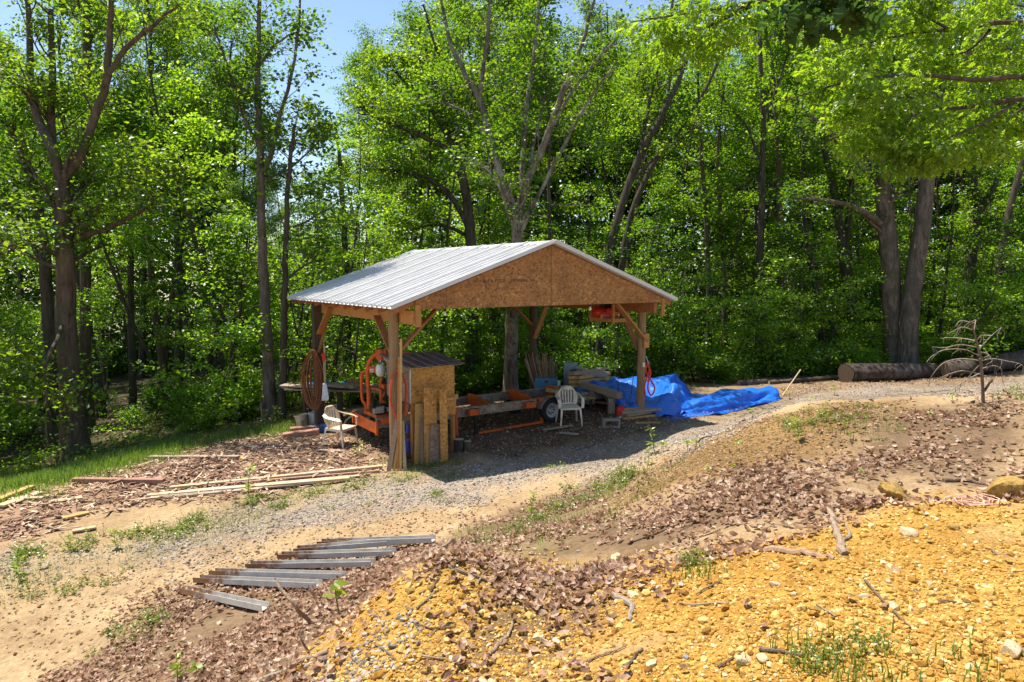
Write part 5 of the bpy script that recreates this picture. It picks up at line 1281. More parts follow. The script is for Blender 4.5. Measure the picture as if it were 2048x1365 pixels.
# log tongs on the front right post
lt = thing('log_tongs', 'red log tongs hanging from a hook on the front right post', 'tongs', at(1297, 792, 16.0))
DT = 16.0
b = MB(); b.tube([tuple(v) for v in smooth_path([tuple(at(q[0], q[1], DT)) for q in ((1292, 713), (1294, 719), (1296, 724))], 4)], .012, 6); b.tube([tuple(at(1296 + 2 * math.cos(a), 727 + 4 * math.sin(a), DT)) for a in np.linspace(0, 6.28, 12)], .008, 5); b.build('hook', STEEL, lt, True, world=True)
for pts in (((1294, 726), (1299, 740), (1293, 758), (1289, 775), (1291, 792)), ((1297, 726), (1291, 740), (1300, 758), (1309, 775), (1306, 788), (1300, 792)), ((1295, 730), (1301, 745), (1297, 762), (1296, 778), (1300, 790))):
    b = MB(); b.tube([tuple(v) for v in smooth_path([tuple(at(q[0], q[1], DT)) for q in pts], 5)], .020, 8); b.build('tong_arm', RED, lt, True, world=True)
# odds and ends at the foot of the right post
rr = random.Random(12)
for k in range(13):
    a = (1246 + rr.uniform(-6, 6), 829 - (k // 5) * 4 + rr.uniform(-1, 1)); c = (1330 + rr.uniform(-28, 0), 824 - (k // 5) * 3.5 + rr.uniform(-1.5, 1.5))
    p = at(a[0], a[1], 15.9 + .12 * (k % 5)); q = at(c[0], c[1], 16.3 + .12 * (k % 5)); zl = .035 + .07 * (k // 5)
    p.z = h1(p.x, p.y) + zl; q.z = h1(q.x, q.y) + zl + .01; b = MB(); b.beam(p, q, rr.uniform(.09, .16), .055); tag(b.build('slab_board', WOOD_GREY if k % 3 else WOOD_YELLOW, None, loc=p), 'rough slab board in the scrap pile at the foot of the front right post', 'board', 'slab boards at the right post')
p = gnd(1240, 836); o = thing('fuel_can', 'small red fuel can with white base left of the slab pile', 'fuel can', p)
b = MB(); b.box((0, 0, .16), (.16, .20, .2)); b.tube([(0, -.06, .26), (0, 0, .30), (0, .07, .26)], .014, 6); b.cyl((.05, 0, .26), (.12, 0, .34), .018, 8); b.build('can_body', RED, o, bevel=.02)
b = MB(); b.lathe((.02, 0, 0), [(0, 0), (.08, 0), (.08, .06), (0, .06)], 14); b.build('can_base', WHITE, o)
p = gnd(1222, 855); o = MB(); 
for s_ in (-1, 1): o.box((s_ * .175, 0, .1), (.05, .19, .2)); o.box((0, 0, .1 + s_ * .08), (.30, .19, .04))
o = o.build('cinder_block', CONCRETE, None, bevel=.004); o.location = p; o.rotation_euler = (0, 0, R(4)); tag(o, 'grey hollow concrete block on the ground below the workbench', 'block')
for pa, pb, ww, mat, lbl in (((1120, 868), (1156, 871), .09, WOOD_PALE, 'short pale scrap board on the shaded ground in front of the grey-white chair'), ((1085, 862), (1145, 853), .1, WOOD_GREY, 'grey board lying under the legs of the grey-white chair'),
                        ((1270, 848), (1320, 848), .07, WOOD_YELLOW, 'thin yellow slat on the ground before the slab pile')):
    p, q = gnd(*pa), gnd(*pb); b = MB(); up = Vector((0, 0, .025)); b.beam(p + up, q + up, ww, .03); tag(b.build('board', mat, None, loc=p), lbl, 'board')
# stumps beside the booth leg
for px_, py_, rad, hh, mat, lbl in ((936, 902, .085, .22, BARK_BROWN, 'small split stump with pale bark right of the booth leg'), (918, 902, .11, .26, BARK_DARK, 'black round stump directly beside the booth leg')):
    p = gnd(px_, py_); o = thing('stump', lbl, 'stump', p); b = MB()
    b.lathe((0, 0, -.02), [(rad * 1.08, 0), (rad, .06), (rad * 1.02, hh * .6), (rad * .97, hh)], 14); b.build('bark', mat, o, True)
    b = MB(); b.lathe((0, 0, hh - .021), [(0, 0), (rad * .9, 0), (rad * .9, .004), (0, .004)], 14); b.build('cut_face', WOOD_PALE, o)
p = at(818, 900, 13.7); b = MB(); b.cyl((0, 0, 0), (0, 0, .62), .06, 16); o = b.build('blue_pipe', BLUE_DARK, None, True); o.location = (p.x, p.y, h1(p.x, p.y)); tag(o, 'dark blue plastic pipe standing under the booth', 'pipe')
p = at(816, 915, 13.3); b = MB(); b.lathe((0, 0, .26), [(.17, -.02), (.26, -.02), (.27, 0), (.26, .02), (.17, .02), (.17, -.02)], 28, Matrix.Rotation(R(72), 3, 'Y') @ Matrix.Rotation(R(20), 3, 'X'), False); o = b.build('old_hoop', RUST, None, True); o.location = (p.x, p.y, h1(p.x, p.y)); tag(o, 'rusty hoop standing on edge under the booth', 'hoop')
# ------------------------------------------------------------------ logs
def log_mesh(name, label, p, q, r0, r1, mat, seed, cat='log', bend=.03, ends=True):
    rr = np.random.default_rng(seed); p, q = np.array(p), np.array(q); n, m = 20, 26
    ax = unit(q - p); U = unit(np.cross(ax, [0, 0, 1])); Wv = np.cross(U, ax)
    V = []; ln = np.linalg.norm(q - p)
    for j in range(m):
        t = j / (m - 1); c = p + (q - p) * t + U * bend * math.sin(t * 5 + seed) + Wv * bend * .5 * math.sin(t * 3.3 + seed)
        R_ = r0 + (r1 - r0) * t
        for k in range(n):
            a = 2 * math.pi * k / n
            rd = R_ * (1 + .06 * math.sin(3 * a + seed + t * 2) + .07 * float(vnoise(np.array([a * 3]), np.array([t * ln * 3]), 1.0, seed)[0]) + .03 * rr.normal())
            V.append(c + (U * math.cos(a) + Wv * math.sin(a)) * rd)
    b = MB(); b.add([tuple(v) for v in V], [(j * n + k, j * n + (k + 1) % n, (j + 1) * n + (k + 1) % n, (j + 1) * n + k) for j in range(m - 1) for k in range(n)])
    base = (p + q) / 2; o = thing(name, label, cat, tuple(base)); b.build('bark', mat, o, True, world=True)
    for e, d, idx0 in ((p, -1, 0), (q, 1, (m - 1) * n)):
        b = MB(); ring = [Vector(V[idx0 + k]) * .96 + Vector(e) * .04 + Vector(ax) * (d * .012) for k in range(n)]
        b.add(ring, [tuple(range(n))]); b.build('cut_end', WOOD_GREY if r0 < .2 else WOOD_DARK, o, world=True)  # big logs get dark end faces that stand in for shade
    return o
def on_g(px, d, lift):
    q = at(px, 760, d); return Vector((q.x, d, h1(q.x, d) + lift))
BARK_LOG = mat_bark('log_bark', (.022, .016, .012), (.085, .063, .048), (.13, .105, .085), 14)
log_mesh('fallen_log', 'big fallen log with dark furrowed bark, butt end toward the shed', on_g(1690, 21.6, .27), on_g(1866, 22.9, .22), .33, .25, BARK_LOG, 1)
log_mesh('fallen_log', 'second big fallen log running out of the right edge of the picture', on_g(1886, 22.6, .24), on_g(2090, 23.2, .30), .27, .33, BARK_LOG, 2)
log_mesh('fallen_log', 'short dark log piece between the two big fallen logs', on_g(1862, 23.1, .15), on_g(1900, 23.3, .15), .18, .17, BARK_DARK, 3)
log_mesh('thin_log', 'thin peeled pole log on the ground left of the big log, lying behind', on_g(1478, 22.4, .10), on_g(1662, 23.0, .10), .10, .085, BARK_GREY, 4)
log_mesh('thin_log', 'thin pole log in front of the other peeled pole, left of the big log', on_g(1540, 22.1, .07), on_g(1658, 22.4, .07), .075, .065, BARK_BROWN, 5)
log_mesh('thin_log', 'short thin log tucked against the butt of the big log', on_g(1656, 22.6, .09), on_g(1692, 22.9, .09), .09, .085, BARK_BROWN, 6)
log_mesh('thin_log', 'long pole log on the ground behind the two peeled poles', on_g(1500, 23.2, .09), on_g(1690, 23.9, .09), .09, .07, BARK_DARK, 7)
# white pole leaning up beside the low tarp
p = on_g(1566, 18.6, 0); q = at(1601, 740, 19.2); b = MB(); b.tube([p, q], [.022, .016], 8); tag(b.build('pale_pole', WOOD_PALE, None, True, loc=p), 'pale thin pole slanting up behind the right end of the low blue tarp', 'pole')

# ------------------------------------------------------------------ steel channels
def channel(pa, pb, wd, hf, label, holes=0, roll=0.0, seed=0):
    p, q = gnd(*pa), gnd(*pb); p.z += .02; q.z += .02
    ax = (q - p).normalized(); side = Vector((0, 0, 1)).cross(ax).normalized(); up = ax.cross(side) * 1.0
    if up.z < 0: up = -up
    M = Matrix.Rotation(roll, 3, ax); side, up = M @ side, M @ up
    ln = (q - p).length; o = thing('steel_channel', label, 'steel channel', p)
    t = .006; prof = [(-wd / 2, hf), (-wd / 2, 0), (wd / 2, 0), (wd / 2, hf), (wd / 2 - t, hf), (wd / 2 - t, t), (-wd / 2 + t, t), (-wd / 2 + t, hf)]
    vs = [e + side * a + up * c for e in (p, q) for a, c in prof]
    fs = [(i, (i + 1) % 8, (i + 1) % 8 + 8, i + 8) for i in range(8)] + [(0, 1, 6, 7), (1, 2, 5, 6), (2, 3, 4, 5), (15, 14, 9, 8), (14, 13, 10, 9), (13, 12, 11, 10)]
    b = MB().add(vs, fs); b.build('channel_body', CHANNEL, o, world=True)
    if holes:
        b = MB()
        for k in range(holes):
            c = q - ax * (.10 + .055 * k) + up * hf * .5
            for s_ in (-1,): b.cyl(c + side * s_ * (wd / 2 + .002), c + side * s_ * (wd / 2 - .001), .013, 12)
        b.build('bolt_hole', WHITE if False else BLACKSTEEL, o, world=True)
    return o
m, nt, out = _nt('mill_steel'); v = coords(nt)
n_ = noise(nt, v, 5, 6, .7)
sx_ = N(nt, 'ShaderNodeSeparateXYZ'); L(nt, v, sx_.inputs[0])      # the weathered ends: the first half metre from each channel's origin
rust = ramp(nt, mathn(nt, 'ADD', mathn(nt, 'MULTIPLY', sx_.outputs[0], -.55), noise(nt, v, 3.5, 5, .7)), [(.30, (0, 0, 0)), (.46, (1, 1, 1))])
col = mixc(nt, rust, ramp(nt, n_, [(.3, (.38, .35, .31)), (.7, (.58, .55, .49))]), ramp(nt, n_, [(.3, (.10, .05, .022)), (.7, (.32, .16, .07))]))
fb = finish(nt, out, col, .45, n_, .15, .004, .0, .5); L(nt, mathn(nt, 'MULTIPLY', mathn(nt, 'SUBTRACT', 1.0, rust), .12), fb.inputs['Metallic'])
CHANNEL = m
for pa, pb, ho, lbl in (((368, 1188), (532, 1224), 0, 'nearest steel channel in the fan, turned toward the camera'), ((394, 1166), (640, 1178), 0, 'second steel channel from the near end of the fan'),
    ((425, 1152), (688, 1160), 0, 'third steel channel from the near end, partly under leaves'), ((497, 1138), (748, 1134), 0, 'fourth steel channel, dark near flange, in the fan on the leaves'),
    ((560, 1119), (790, 1112), 0, 'fifth steel channel of the fan, grey with a dark shadow side'), ((592, 1107), (832, 1088), 4, 'steel channel with four bolt holes near its right end'),
    ((640, 1093), (868, 1086), 0, 'farthest steel channel, rusty left end, at the dirt track')):
    channel(pa, pb, .105, .062, lbl, ho, random.uniform(-.08, .08))

# ------------------------------------------------------------------ boards on the wood chips
for pa, pb, ww, th, mat, lbl in (((300, 921), (478, 921), .10, .06, WOOD_GREY, 'grey squared board on the wood chips nearest the grass'), ((148, 966), (328, 968), .12, .08, WOOD_RED, 'reddish grey board lying across the chips at left'),
    ((296, 997), (700, 962), .13, .05, WOOD_PALE, 'longest and thickest board of the pile beside the gravel'), ((300, 1001), (520, 982), .10, .04, WOOD_PALE, 'pale board along the near side of the longest board'),
    ((340, 983), (765, 940), .10, .045, WOOD_PALE, 'long thin pale strip reaching from the chips to the booth'), ((380, 985), (720, 955), .07, .03, WOOD_PALE, 'narrow strip between the two long boards'),
    ((450, 972), (760, 946), .06, .03, WOOD_RED, 'thin reddish lath behind the long boards'), ((320, 1000), (600, 976), .05, .03, WOOD_GREY, 'thin grey lath at the near edge of the long boards'),
    ((0, 1018), (82, 990), .16, .04, WOOD_PALE, 'wide pale slab at the far left edge'), ((-10, 1008), (64, 978), .12, .05, WOOD_YELLOW, 'bark edged slab behind the wide pale slab at far left'), ((20, 1003), (88, 1000), .10, .03, WOOD_PALE, 'short slab pointing right at the far left slab heap'),
    ((98, 1008), (165, 998), .15, .03, WOOD_PALE, 'flat pale chip slab right of the slab heap'), ((125, 1040), (178, 1028), .12, .03, WOOD_YELLOW, 'yellow slab scrap on the left gravel edge'), ((145, 1066), (192, 1058), .10, .03, WOOD_PALE, 'small pale scrap lowest on the left gravel'),
    ((278, 934), (318, 922), .08, .03, WOOD_PALE, 'split pale piece slanting off the grey board end'), ((478, 922), (498, 911), .14, .03, WOOD_YELLOW, 'bright yellow block end right of the grey board'), ((483, 892), (516, 899), .10, .03, WOOD_PALE, 'curled pale slab at the top of the chips'),
    ((638, 903), (700, 906), .12, .03, WOOD_GREY, 'grey plank under the feet of the cream chair')):
    p, q = gnd(*pa), gnd(*pb); up = Vector((0, 0, th * .5 + .012)); mid = (p + q) / 2; zm = h1(mid.x, mid.y)
    if zm > mid.z: up = up + Vector((0, 0, (zm - mid.z) * .7))
    b = MB(); b.beam(p + up, q + up, ww, th); tag(b.build('board', mat, None, loc=p, bevel=.004), lbl, 'board')

# ------------------------------------------------------------------ sticks and branches
STICK_P = mat_bark('pale_stick', (.22, .15, .095), (.40, .29, .195), (.30, .245, .19), 20)
STICK_D = mat_bark('brown_stick', (.10, .065, .04), (.24, .165, .11), (.18, .14, .10), 20)
def stick(name, label, pts, rad, mat, cat='stick', forks=()):
    b = MB()
    def wp(pp):
        out_ = []
        for q in pp:
            g = gnd(q[0], q[1]); 
            if len(q) > 2: g = Vector(g) + Vector((0, 0, 0)); g = at(q[0], q[1], q[2])
            out_.append(np.array(g) + np.array([0, 0, .012]))
        return out_
    P_ = wp(pts); S = smooth_path(P_, 4); S = S + np.random.default_rng(int(pts[0][0])).normal(0, rad * .25, S.shape)
    b.tube([tuple(v) for v in S], list(np.linspace(rad, rad * .55, len(S))), 7)
    for fk in forks:
        S2 = smooth_path(wp(fk), 4); b.tube([tuple(v) for v in S2], list(np.linspace(rad * .55, rad * .25, len(S2))), 6)
    o = b.build(name, mat, None, True, loc=tuple(P_[0])); return tag(o, label, cat)
stick('branch', 'crooked pale branch rising from the leaves before the channels', [(622, 1250), (590, 1215, 5.35), (566, 1185, 5.4), (549, 1158, 5.45)], .019, STICK_P, 'branch')
stick('branch', 'crooked grey branch on top of the small gold heap', [(838, 1126), (846, 1110, 4.7), (868, 1104, 4.75), (884, 1096, 4.8), (906, 1082, 4.9)], .022, STICK_P, 'branch')
stick('stick', 'straight grey stick sloping down the back of the gold heap', [(868, 1123), (920, 1145), (975, 1165), (1028, 1186)], .014, STICK_D)
stick('branch', 'dead branch with split root end lying on the right bank', [(1688, 1112), (1680, 1090), (1672, 1060), (1660, 1030), (1640, 1005)], .030, STICK_P, 'branch', [[(1660, 1030), (1655, 1010), (1625, 978)], [(1680, 1085), (1700, 1075), (1690, 1050)]])
stick('stick', 'thick yellow-brown stick lying beside the split root end', [(1535, 1102), (1580, 1108), (1630, 1114), (1668, 1118)], .024, WOOD_STICK)
stick('branch', 'forked grey branch at the bottom edge below the gold heap', [(520, 1365), (575, 1345), (600, 1328), (655, 1308)], .020, STICK_P, 'branch', [[(575, 1345), (540, 1325), (512, 1325)], [(552, 1358), (535, 1340), (515, 1322)]])
stick('stick', 'thin pale twig lying level near the bottom left', [(400, 1352), (450, 1357), (512, 1356)], .009, STICK_P)
stick('stick', 'short dark twig standing out of the front of the gold heap', [(618, 1310), (606, 1288, 4.1), (598, 1272, 4.12)], .008, STICK_D)
stick('stick', 'brown curved stick lying on the central leaf drift', [(978, 1312), (1000, 1290), (1018, 1270), (1026, 1245)], .013, STICK_P)
stick('branch', 'pale bark branch bending down right of the central leaf drift', [(1228, 1195), (1250, 1205), (1262, 1222), (1258, 1242)], .024, STICK_P, 'branch')
stick('stick', 'long thin twig across the middle of the gold clay', [(1730, 1165), (1760, 1200), (1800, 1240), (1820, 1258)], .007, STICK_D)
stick('stick', 'short twig on the gold clay below the central leaf drift', [(1255, 1338), (1268, 1318), (1284, 1302)], .011, STICK_D)
stick('stick', 'grey stick lying left of the big ochre rock at far right', [(1888, 965), (1930, 964), (1976, 972)], .018, STICK_D)
stick('stick', 'curved twig along the brow of the gold clay slope', [(1170, 1148), (1230, 1130), (1300, 1112), (1370, 1090), (1440, 1062)], .009, STICK_D)
stick('stick', 'thin brown twig below the brow of the bank at centre right', [(1255, 1090), (1320, 1066), (1380, 1045), (1420, 1046)], .010, STICK_D)
stick('branch', 'looping grey root lying over the dirt bank', [(1600, 920), (1650, 935), (1700, 945), (1722, 925), (1718, 912)], .009, STICK_P, 'root')
stick('branch', 'bent dead root arching at the bank edge by the gravel road', [(1385, 908), (1390, 895, 9.55), (1402, 880, 9.5), (1425, 872, 9.4)], .018, STICK_D, 'root')
stick('stick', 'long pale cane lying across the road edge left of the dead sapling', [(1500, 826), (1700, 800), (1960, 778, 9.6)], .008, STICK_P)
stick('stick', 'short thick stick low on the gold clay at bottom right', [(1520, 1302), (1560, 1308), (1605, 1315)], .012, STICK_D)
stick('branch', 'forked dark stick lying at the foot of the dead sapling', [(1945, 808), (1965, 796, 8.9), (1978, 770, 8.85), (1985, 762, 8.8)], .022, BARK_DARK, 'branch')
rr = random.Random(31)
for k in range(26):
    px_, py_ = rr.choice(((rr.uniform(950, 2040), rr.uniform(1130, 1350)), (rr.uniform(1200, 1700), rr.uniform(960, 1100)), (rr.uniform(600, 900), rr.uniform(1180, 1340))))
    p = gnd(px_, py_); a = rr.uniform(0, 6.28); ln = rr.uniform(.08, .3); pts = []
    for j in range(5):
        x, y = p.x + math.cos(a) * ln * j / 4 + rr.gauss(0, .006), p.y + math.sin(a) * ln * j / 4 + rr.gauss(0, .006); pts.append((x, y, h1(x, y) + .012))
    b = MB(); b.tube(pts, [.007, .006, .006, .005, .003], 5); tag(b.build('twig', rr.choice((STICK_D, STICK_P)), None, True, loc=pts[0]), 'small dead twig lying on the gold clay slope', 'twig', 'small twigs on the gold clay')

# dead sapling at the brow of the bank
T = Tree(55); p0 = gnd(1967, 806); p0 = Vector((p0.x, p0.y, h1(p0.x, p0.y))); dS = p0.y
TP_ = smooth_path([tuple(p0 - Vector((0, 0, .06))), tuple(at(1965, 770, dS)), tuple(at(1961, 720, dS)), tuple(at(1955, 690, dS)), tuple(at(1947, 660, dS)), tuple(at(1940, 640, dS))], 5)
root = thing('dead_sapling', 'bare dead sapling with drooping grey twigs at the brow of the leafy bank', 'sapling', p0)
T.tube(TP_, np.linspace(.019, .006, len(TP_)), 7); T.wood('stem', STICK_D, root, p0)
T = Tree(56)
for pts in ([(1962, 750), (1925, 742), (1890, 752), (1868, 765)], [(1961, 722), (1920, 718), (1885, 728), (1862, 755), (1858, 770)], [(1958, 712), (1930, 700), (1890, 700), (1865, 712), (1853, 725)], [(1953, 695), (1920, 690), (1890, 696), (1864, 694)],
            [(1949, 682), (1930, 678), (1905, 676), (1888, 676)], [(1944, 660), (1925, 655), (1908, 662)], [(1940, 645), (1922, 642), (1912, 650)], [(1957, 700), (1970, 685), (1985, 670), (2003, 655)], [(1962, 722), (1985, 718), (2010, 722), (2044, 730), (2045, 745)],
            [(1964, 738), (1985, 732), (2002, 738), (2004, 756)], [(1960, 705), (1975, 708), (1985, 722)], [(1964, 752), (1980, 754), (1988, 759)], [(1960, 730), (1945, 745), (1925, 770), (1908, 785)], [(1948, 665), (1950, 650), (1952, 640)], [(1985, 672), (1970, 671), (1962, 671)], [(1964, 745), (1930, 762), (1905, 780), (1890, 790)]):
    dz_ = T.r.uniform(-.35, .35); n_ = len(pts)
    Q = smooth_path([tuple(at(x, y, dS + dz_ * k / (n_ - 1))) for k, (x, y) in enumerate(pts)], 4); T.tube(Q, np.linspace(.007, .0028, len(Q)), 4)
    for _ in range(4):
        k = T.r.integers(3, len(Q)); W2 = T.wander(Q[k], (T.r.normal(-.2, .6), T.r.normal(0, .6), -.7), T.r.uniform(.05, .14), 3, .25, -.1); T.tube(W2, np.linspace(.0035, .002, 4), 3)
T.wood('twigs', mat_bark('sapling_twig', (.20, .15, .11), (.36, .28, .21), (.28, .24, .19), 20), root, p0)

# ------------------------------------------------------------------ rocks
ROCK_O = mat_plain('ochre_rock', (.24, .14, .03), (.44, .28, .08), 7, .9, 0, (1, 1, 1), .7, .2, 6, .02, dirt=(.16, .13, .05))
ROCK_P = mat_plain('pale_rock', (.42, .30, .16), (.60, .48, .32), 9, .9, 0, (1, 1, 1), .6, .2, 6, .01, dirt=(.36, .2, .06))
ROCK_G = mat_plain('grey_rock', (.17, .16, .165), (.30, .29, .29), 12, .85, 0, (1, 1, 1), .5, .2, 6, .01)
def rock_data(seed, flat=.6, rough=.32):
    import bmesh
    bm = bmesh.new(); bmesh.ops.create_icosphere(bm, subdivisions=3, radius=1); rr_ = np.random.default_rng(seed)
    pl = [(unit(rr_.normal(0, 1, 3)), rr_.uniform(.55, .9)) for _ in range(11)]
    for v in bm.verts:
        c = np.array(v.co)
        for nrm, dd in pl:
            s_ = c @ nrm
            if s_ > dd: c = c - nrm * (s_ - dd) * .92
        c = c * (1 + .05 * float(vnoise(np.array([c[0] * 3 + seed]), np.array([c[1] * 3 + c[2] * 2]), 1, seed)[0])); c[2] *= flat
        v.co = c
    me = bpy.data.meshes.new('rock'); bm.to_mesh(me); bm.free(); return me
ROCKS = [rock_data(s) for s in range(6)]
def rock(px_, py_, wpx, mat, label, k=0, group=None, sc=(1, .8, 1), name='rock', rz=None):
    p = gnd(px_, py_); s_ = wpx / F * p.y / 2
    me = ROCKS[k % 6].copy(); me.materials.append(mat); o = bpy.data.objects.new(name, me); COL.objects.link(o)
    me.polygons.foreach_set('use_smooth', [False] * len(me.polygons))
    o.location = (p.x, p.y + s_ * .4, p.z + s_ * .16); o.scale = (s_ * sc[0], s_ * sc[1], s_ * sc[2]); o.rotation_euler = (random.gauss(0, .15), random.gauss(0, .15), random.uniform(0, 6.28) if rz is None else rz)
    return tag(o, label, 'rock', group)
rock(1798, 1000, 85, ROCK_O, 'angular ochre rock at the lower edge of the leaf bank', 0, sc=(1, .7, 1.0), rz=.1)
rock(2030, 996, 100, ROCK_O, 'large mossy ochre rock cut by the right edge of the picture', 1, sc=(1, .8, 1.15), rz=.4)
rock(1780, 980, 40, ROCK_O, 'small mossy rock sitting behind the angular ochre rock', 2, sc=(1, .8, 1.2))
rock(1820, 1072, 45, ROCK_P, 'pale yellow rock below the angular ochre rock', 3)
rock(1912, 1060, 28, ROCK_O, 'orange-brown stone below the pink string', 4)
rock(1488, 1330, 46, ROCK_P, 'pale stone at the bottom of the clay slope, left of the small weeds', 2)
rock(1528, 1325, 36, ROCK_P, 'rounded pale stone right beside the other pale stone at the bottom', 5)
rock(1552, 1175, 28, ROCK_P, 'white topped stone left of centre on the gold clay', 1)
rock(1232, 1120, 34, ROCK_P, 'pale yellow stone at the brow above the central leaf drift', 4, sc=(1.2, .6, .9))
rock(1730, 1198, 26, ROCK_P, 'white stone right of the long thin twig on the gold clay', 3)
rock(1632, 1225, 32, ROCK_O, 'bright ochre stone above the bottom weeds', 0)
rock(2030, 1312, 60, ROCK_P, 'flat pale stone near the bottom right corner', 5)
rock(772, 1268, 22, ROCK_O, 'brown stone beside the grey pebbles on the gold heap', 2)
rock(820, 1188, 24, ROCK_O, 'tan stone near the top of the gold heap', 5)
rr = random.Random(77)
for k in range(60):
    if k < 40: px_, py_ = rr.uniform(1150, 2040), rr.uniform(1080, 1355)
    elif k < 58: px_, py_ = rr.uniform(650, 930), rr.uniform(1150, 1330)
    else: px_, py_ = rr.uniform(1280, 1700), rr.uniform(1040, 1120)
    gk = rr.random(); rock(px_, py_, rr.uniform(9, 19), ROCK_P if gk < .3 else (ROCK_O if gk < .86 else ROCK_G), 'loose stone lying in the gold clay', k, 'loose stones in the gold clay', name='stone')
# tangled pink string on the clay
p0 = gnd(1948, 1006); P_ = []
rr = random.Random(5)
for k in range(80):
    a = k * .42; R_ = (.10 + .05 * math.sin(k * .31)); x = p0.x + R_ * math.cos(a) * 1.3 + rr.gauss(0, .012); y = p0.y + R_ * .8 * math.sin(a) + rr.gauss(0, .012); P_.append((x, y, h1(x, y) + .012 + .02 * abs(math.sin(k * .9))))
b = MB(); b.tube(P_, .004, 5); tag(b.build('string', mat_plain('pink_string', (.58, .30, .22), (.70, .45, .34), 20, .8), None, True, loc=p0), 'tangled bundle of faded pink string on the clay', 'string')

# ------------------------------------------------------------------ small plants
LEAF_WEED = mat_leaf('weed_leaf', (.13, .20, .012), (.28, .33, .03), (.36, .52, .02), (.60, .72, .05), .5, .05)
LEAF_WEED2 = mat_leaf('weed_leaf_green', (.10, .15, .015), (.24, .27, .035), (.28, .40, .02), (.50, .56, .05), .5, .05)
def weed_proto(kind, seed, label, group, mat):
    r = np.random.default_rng(seed); root = thing('seedling' if kind == 0 else 'weed', label, 'plant', (0, 0, 0), 0, group); T = Tree(seed)
    A, D, szs = [], [], []
    if kind == 0:     # one stem, a whorl of a few broad leaves
        S = T.wander((0, 0, -.02), (r.normal(0, .1), r.normal(0, .1), 1), .15, 4, .1, .1); T.tube(S, np.linspace(.004, .002, 5), 4)
        for k in range(6): a = k * 1.05 + r.normal(0, .2); A.append(S[-1] - np.array([0, 0, .02 * (k % 3)])); D.append([math.cos(a), math.sin(a), .25])
        per, sz, wd = 1, .075, .42
    elif kind == 1:   # upright stem with leaves up its length
        S = T.wander((0, 0, -.02), (r.normal(0, .12), r.normal(0, .12), 1), .34, 6, .06, .1); T.tube(S, np.linspace(.005, .002, 7), 4)
        for k in range(22): t = r.uniform(.2, 1); a = r.uniform(0, 6.28); A.append(S[int(t * 5.99)] + (S[min(int(t * 5.99) + 1, 6)] - S[int(t * 5.99)]) * r.random()); D.append([math.cos(a), math.sin(a), .7])
        per, sz, wd = 1, .085, .26
    else:             # spreading tuft of several stems
        for k in range(11):
            a = r.uniform(0, 6.28); S = T.wander((r.normal(0, .06), r.normal(0, .06), -.02), (math.cos(a) * .8, math.sin(a) * .8, .8), r.uniform(.08, .22), 4, .15, 0); T.tube(S, np.linspace(.003, .0015, 5), 3)
            for j in range(1, 5):
                for q in range(2): A.append(S[j]); D.append([r.normal(), r.normal(), .4])
        per, sz, wd = 1, .034, .36
    A, D = np.array(A), np.array(D, float)
    V, Fq, LT = leaf_cloud(A, D * 3, per, sz, .004, r, 'oval', -.05, .5, wd)
    T.wood('stem', LEAF_WEED2, root); mesh_np('leaves', V, Fq, LT, mat, root); return [root, False]
W0 = [weed_proto(0, 900 + k, 'yellow-green seedling with a few broad leaves on the dirt bank', 'broad-leaved seedlings on the bank', LEAF_WEED) for k in range(3)]
W1 = [weed_proto(1, 910 + k, 'upright leafy weed by the track and the bank', 'upright weeds', LEAF_WEED) for k in range(3)]
W2 = [weed_proto(2, 920 + k, 'small spreading green weed in the gravel and dirt', 'spreading weeds on the ground', LEAF_WEED2) for k in range(3)]
def put(kinds, px_, py_, hpx, ref, label=None):
    p = gnd(px_, py_); k = kinds[random.randrange(len(kinds))]; o = copy_tree(k[0]) if (k[1] or label) else k[0]; k[1] = k[1] or not label
    if label: o['label'] = label; del o['group']
    s_ = hpx / F * p.y / ref; o.location = p; o.rotation_euler = (0, 0, random.uniform(0, 6.28)); o.scale = (s_,) * 3; return o
for px_, py_, h_ in ((1472, 902, 30), (1465, 942, 24), (1415, 948, 26), (1505, 835, 24), (1670, 792, 30), (1580, 798, 22), (1325, 905, 34), (1655, 862, 18), (1690, 858, 22), (1860, 838, 26), (1905, 806, 26), (1375, 905, 40), (1390, 900, 36), (1620, 808, 22), (1720, 952, 22), (1555, 842, 16)): put(W0, px_, py_, h_ * .8, .17)
put(W0, 682, 1240, 92, .17, 'lone seedling with pale green broad leaves growing from the gold heap')
put(W1, 355, 1362, 75, .34, 'bright green leaved weed at the bottom edge left of centre')
put(W0, 390, 1362, 45, .17, 'broad yellow-green leaf plant beside the weed at the bottom edge')
put(W1, 1600, 885, 62, .34, 'tallest leafy weed on the brow of the dirt bank')
for px_, py_, h_ in ((45, 1160, 40), (30, 1150, 60), (80, 1140, 40), (715, 912, 34), (705, 918, 28), (1590, 872, 40), (1060, 1040, 60), (1310, 905, 55), (1295, 930, 40), (1650, 830, 34), (496, 990, 70), (560, 850, 40), (455, 868, 46), (470, 862, 40), (430, 860, 34), (525, 850, 36), (545, 846, 40), (590, 852, 30), (1700, 880, 30), (235, 1100, 50), (140, 1100, 40), (355, 1080, 30)): put(W1, px_, py_, h_, .34)
rr = random.Random(41)
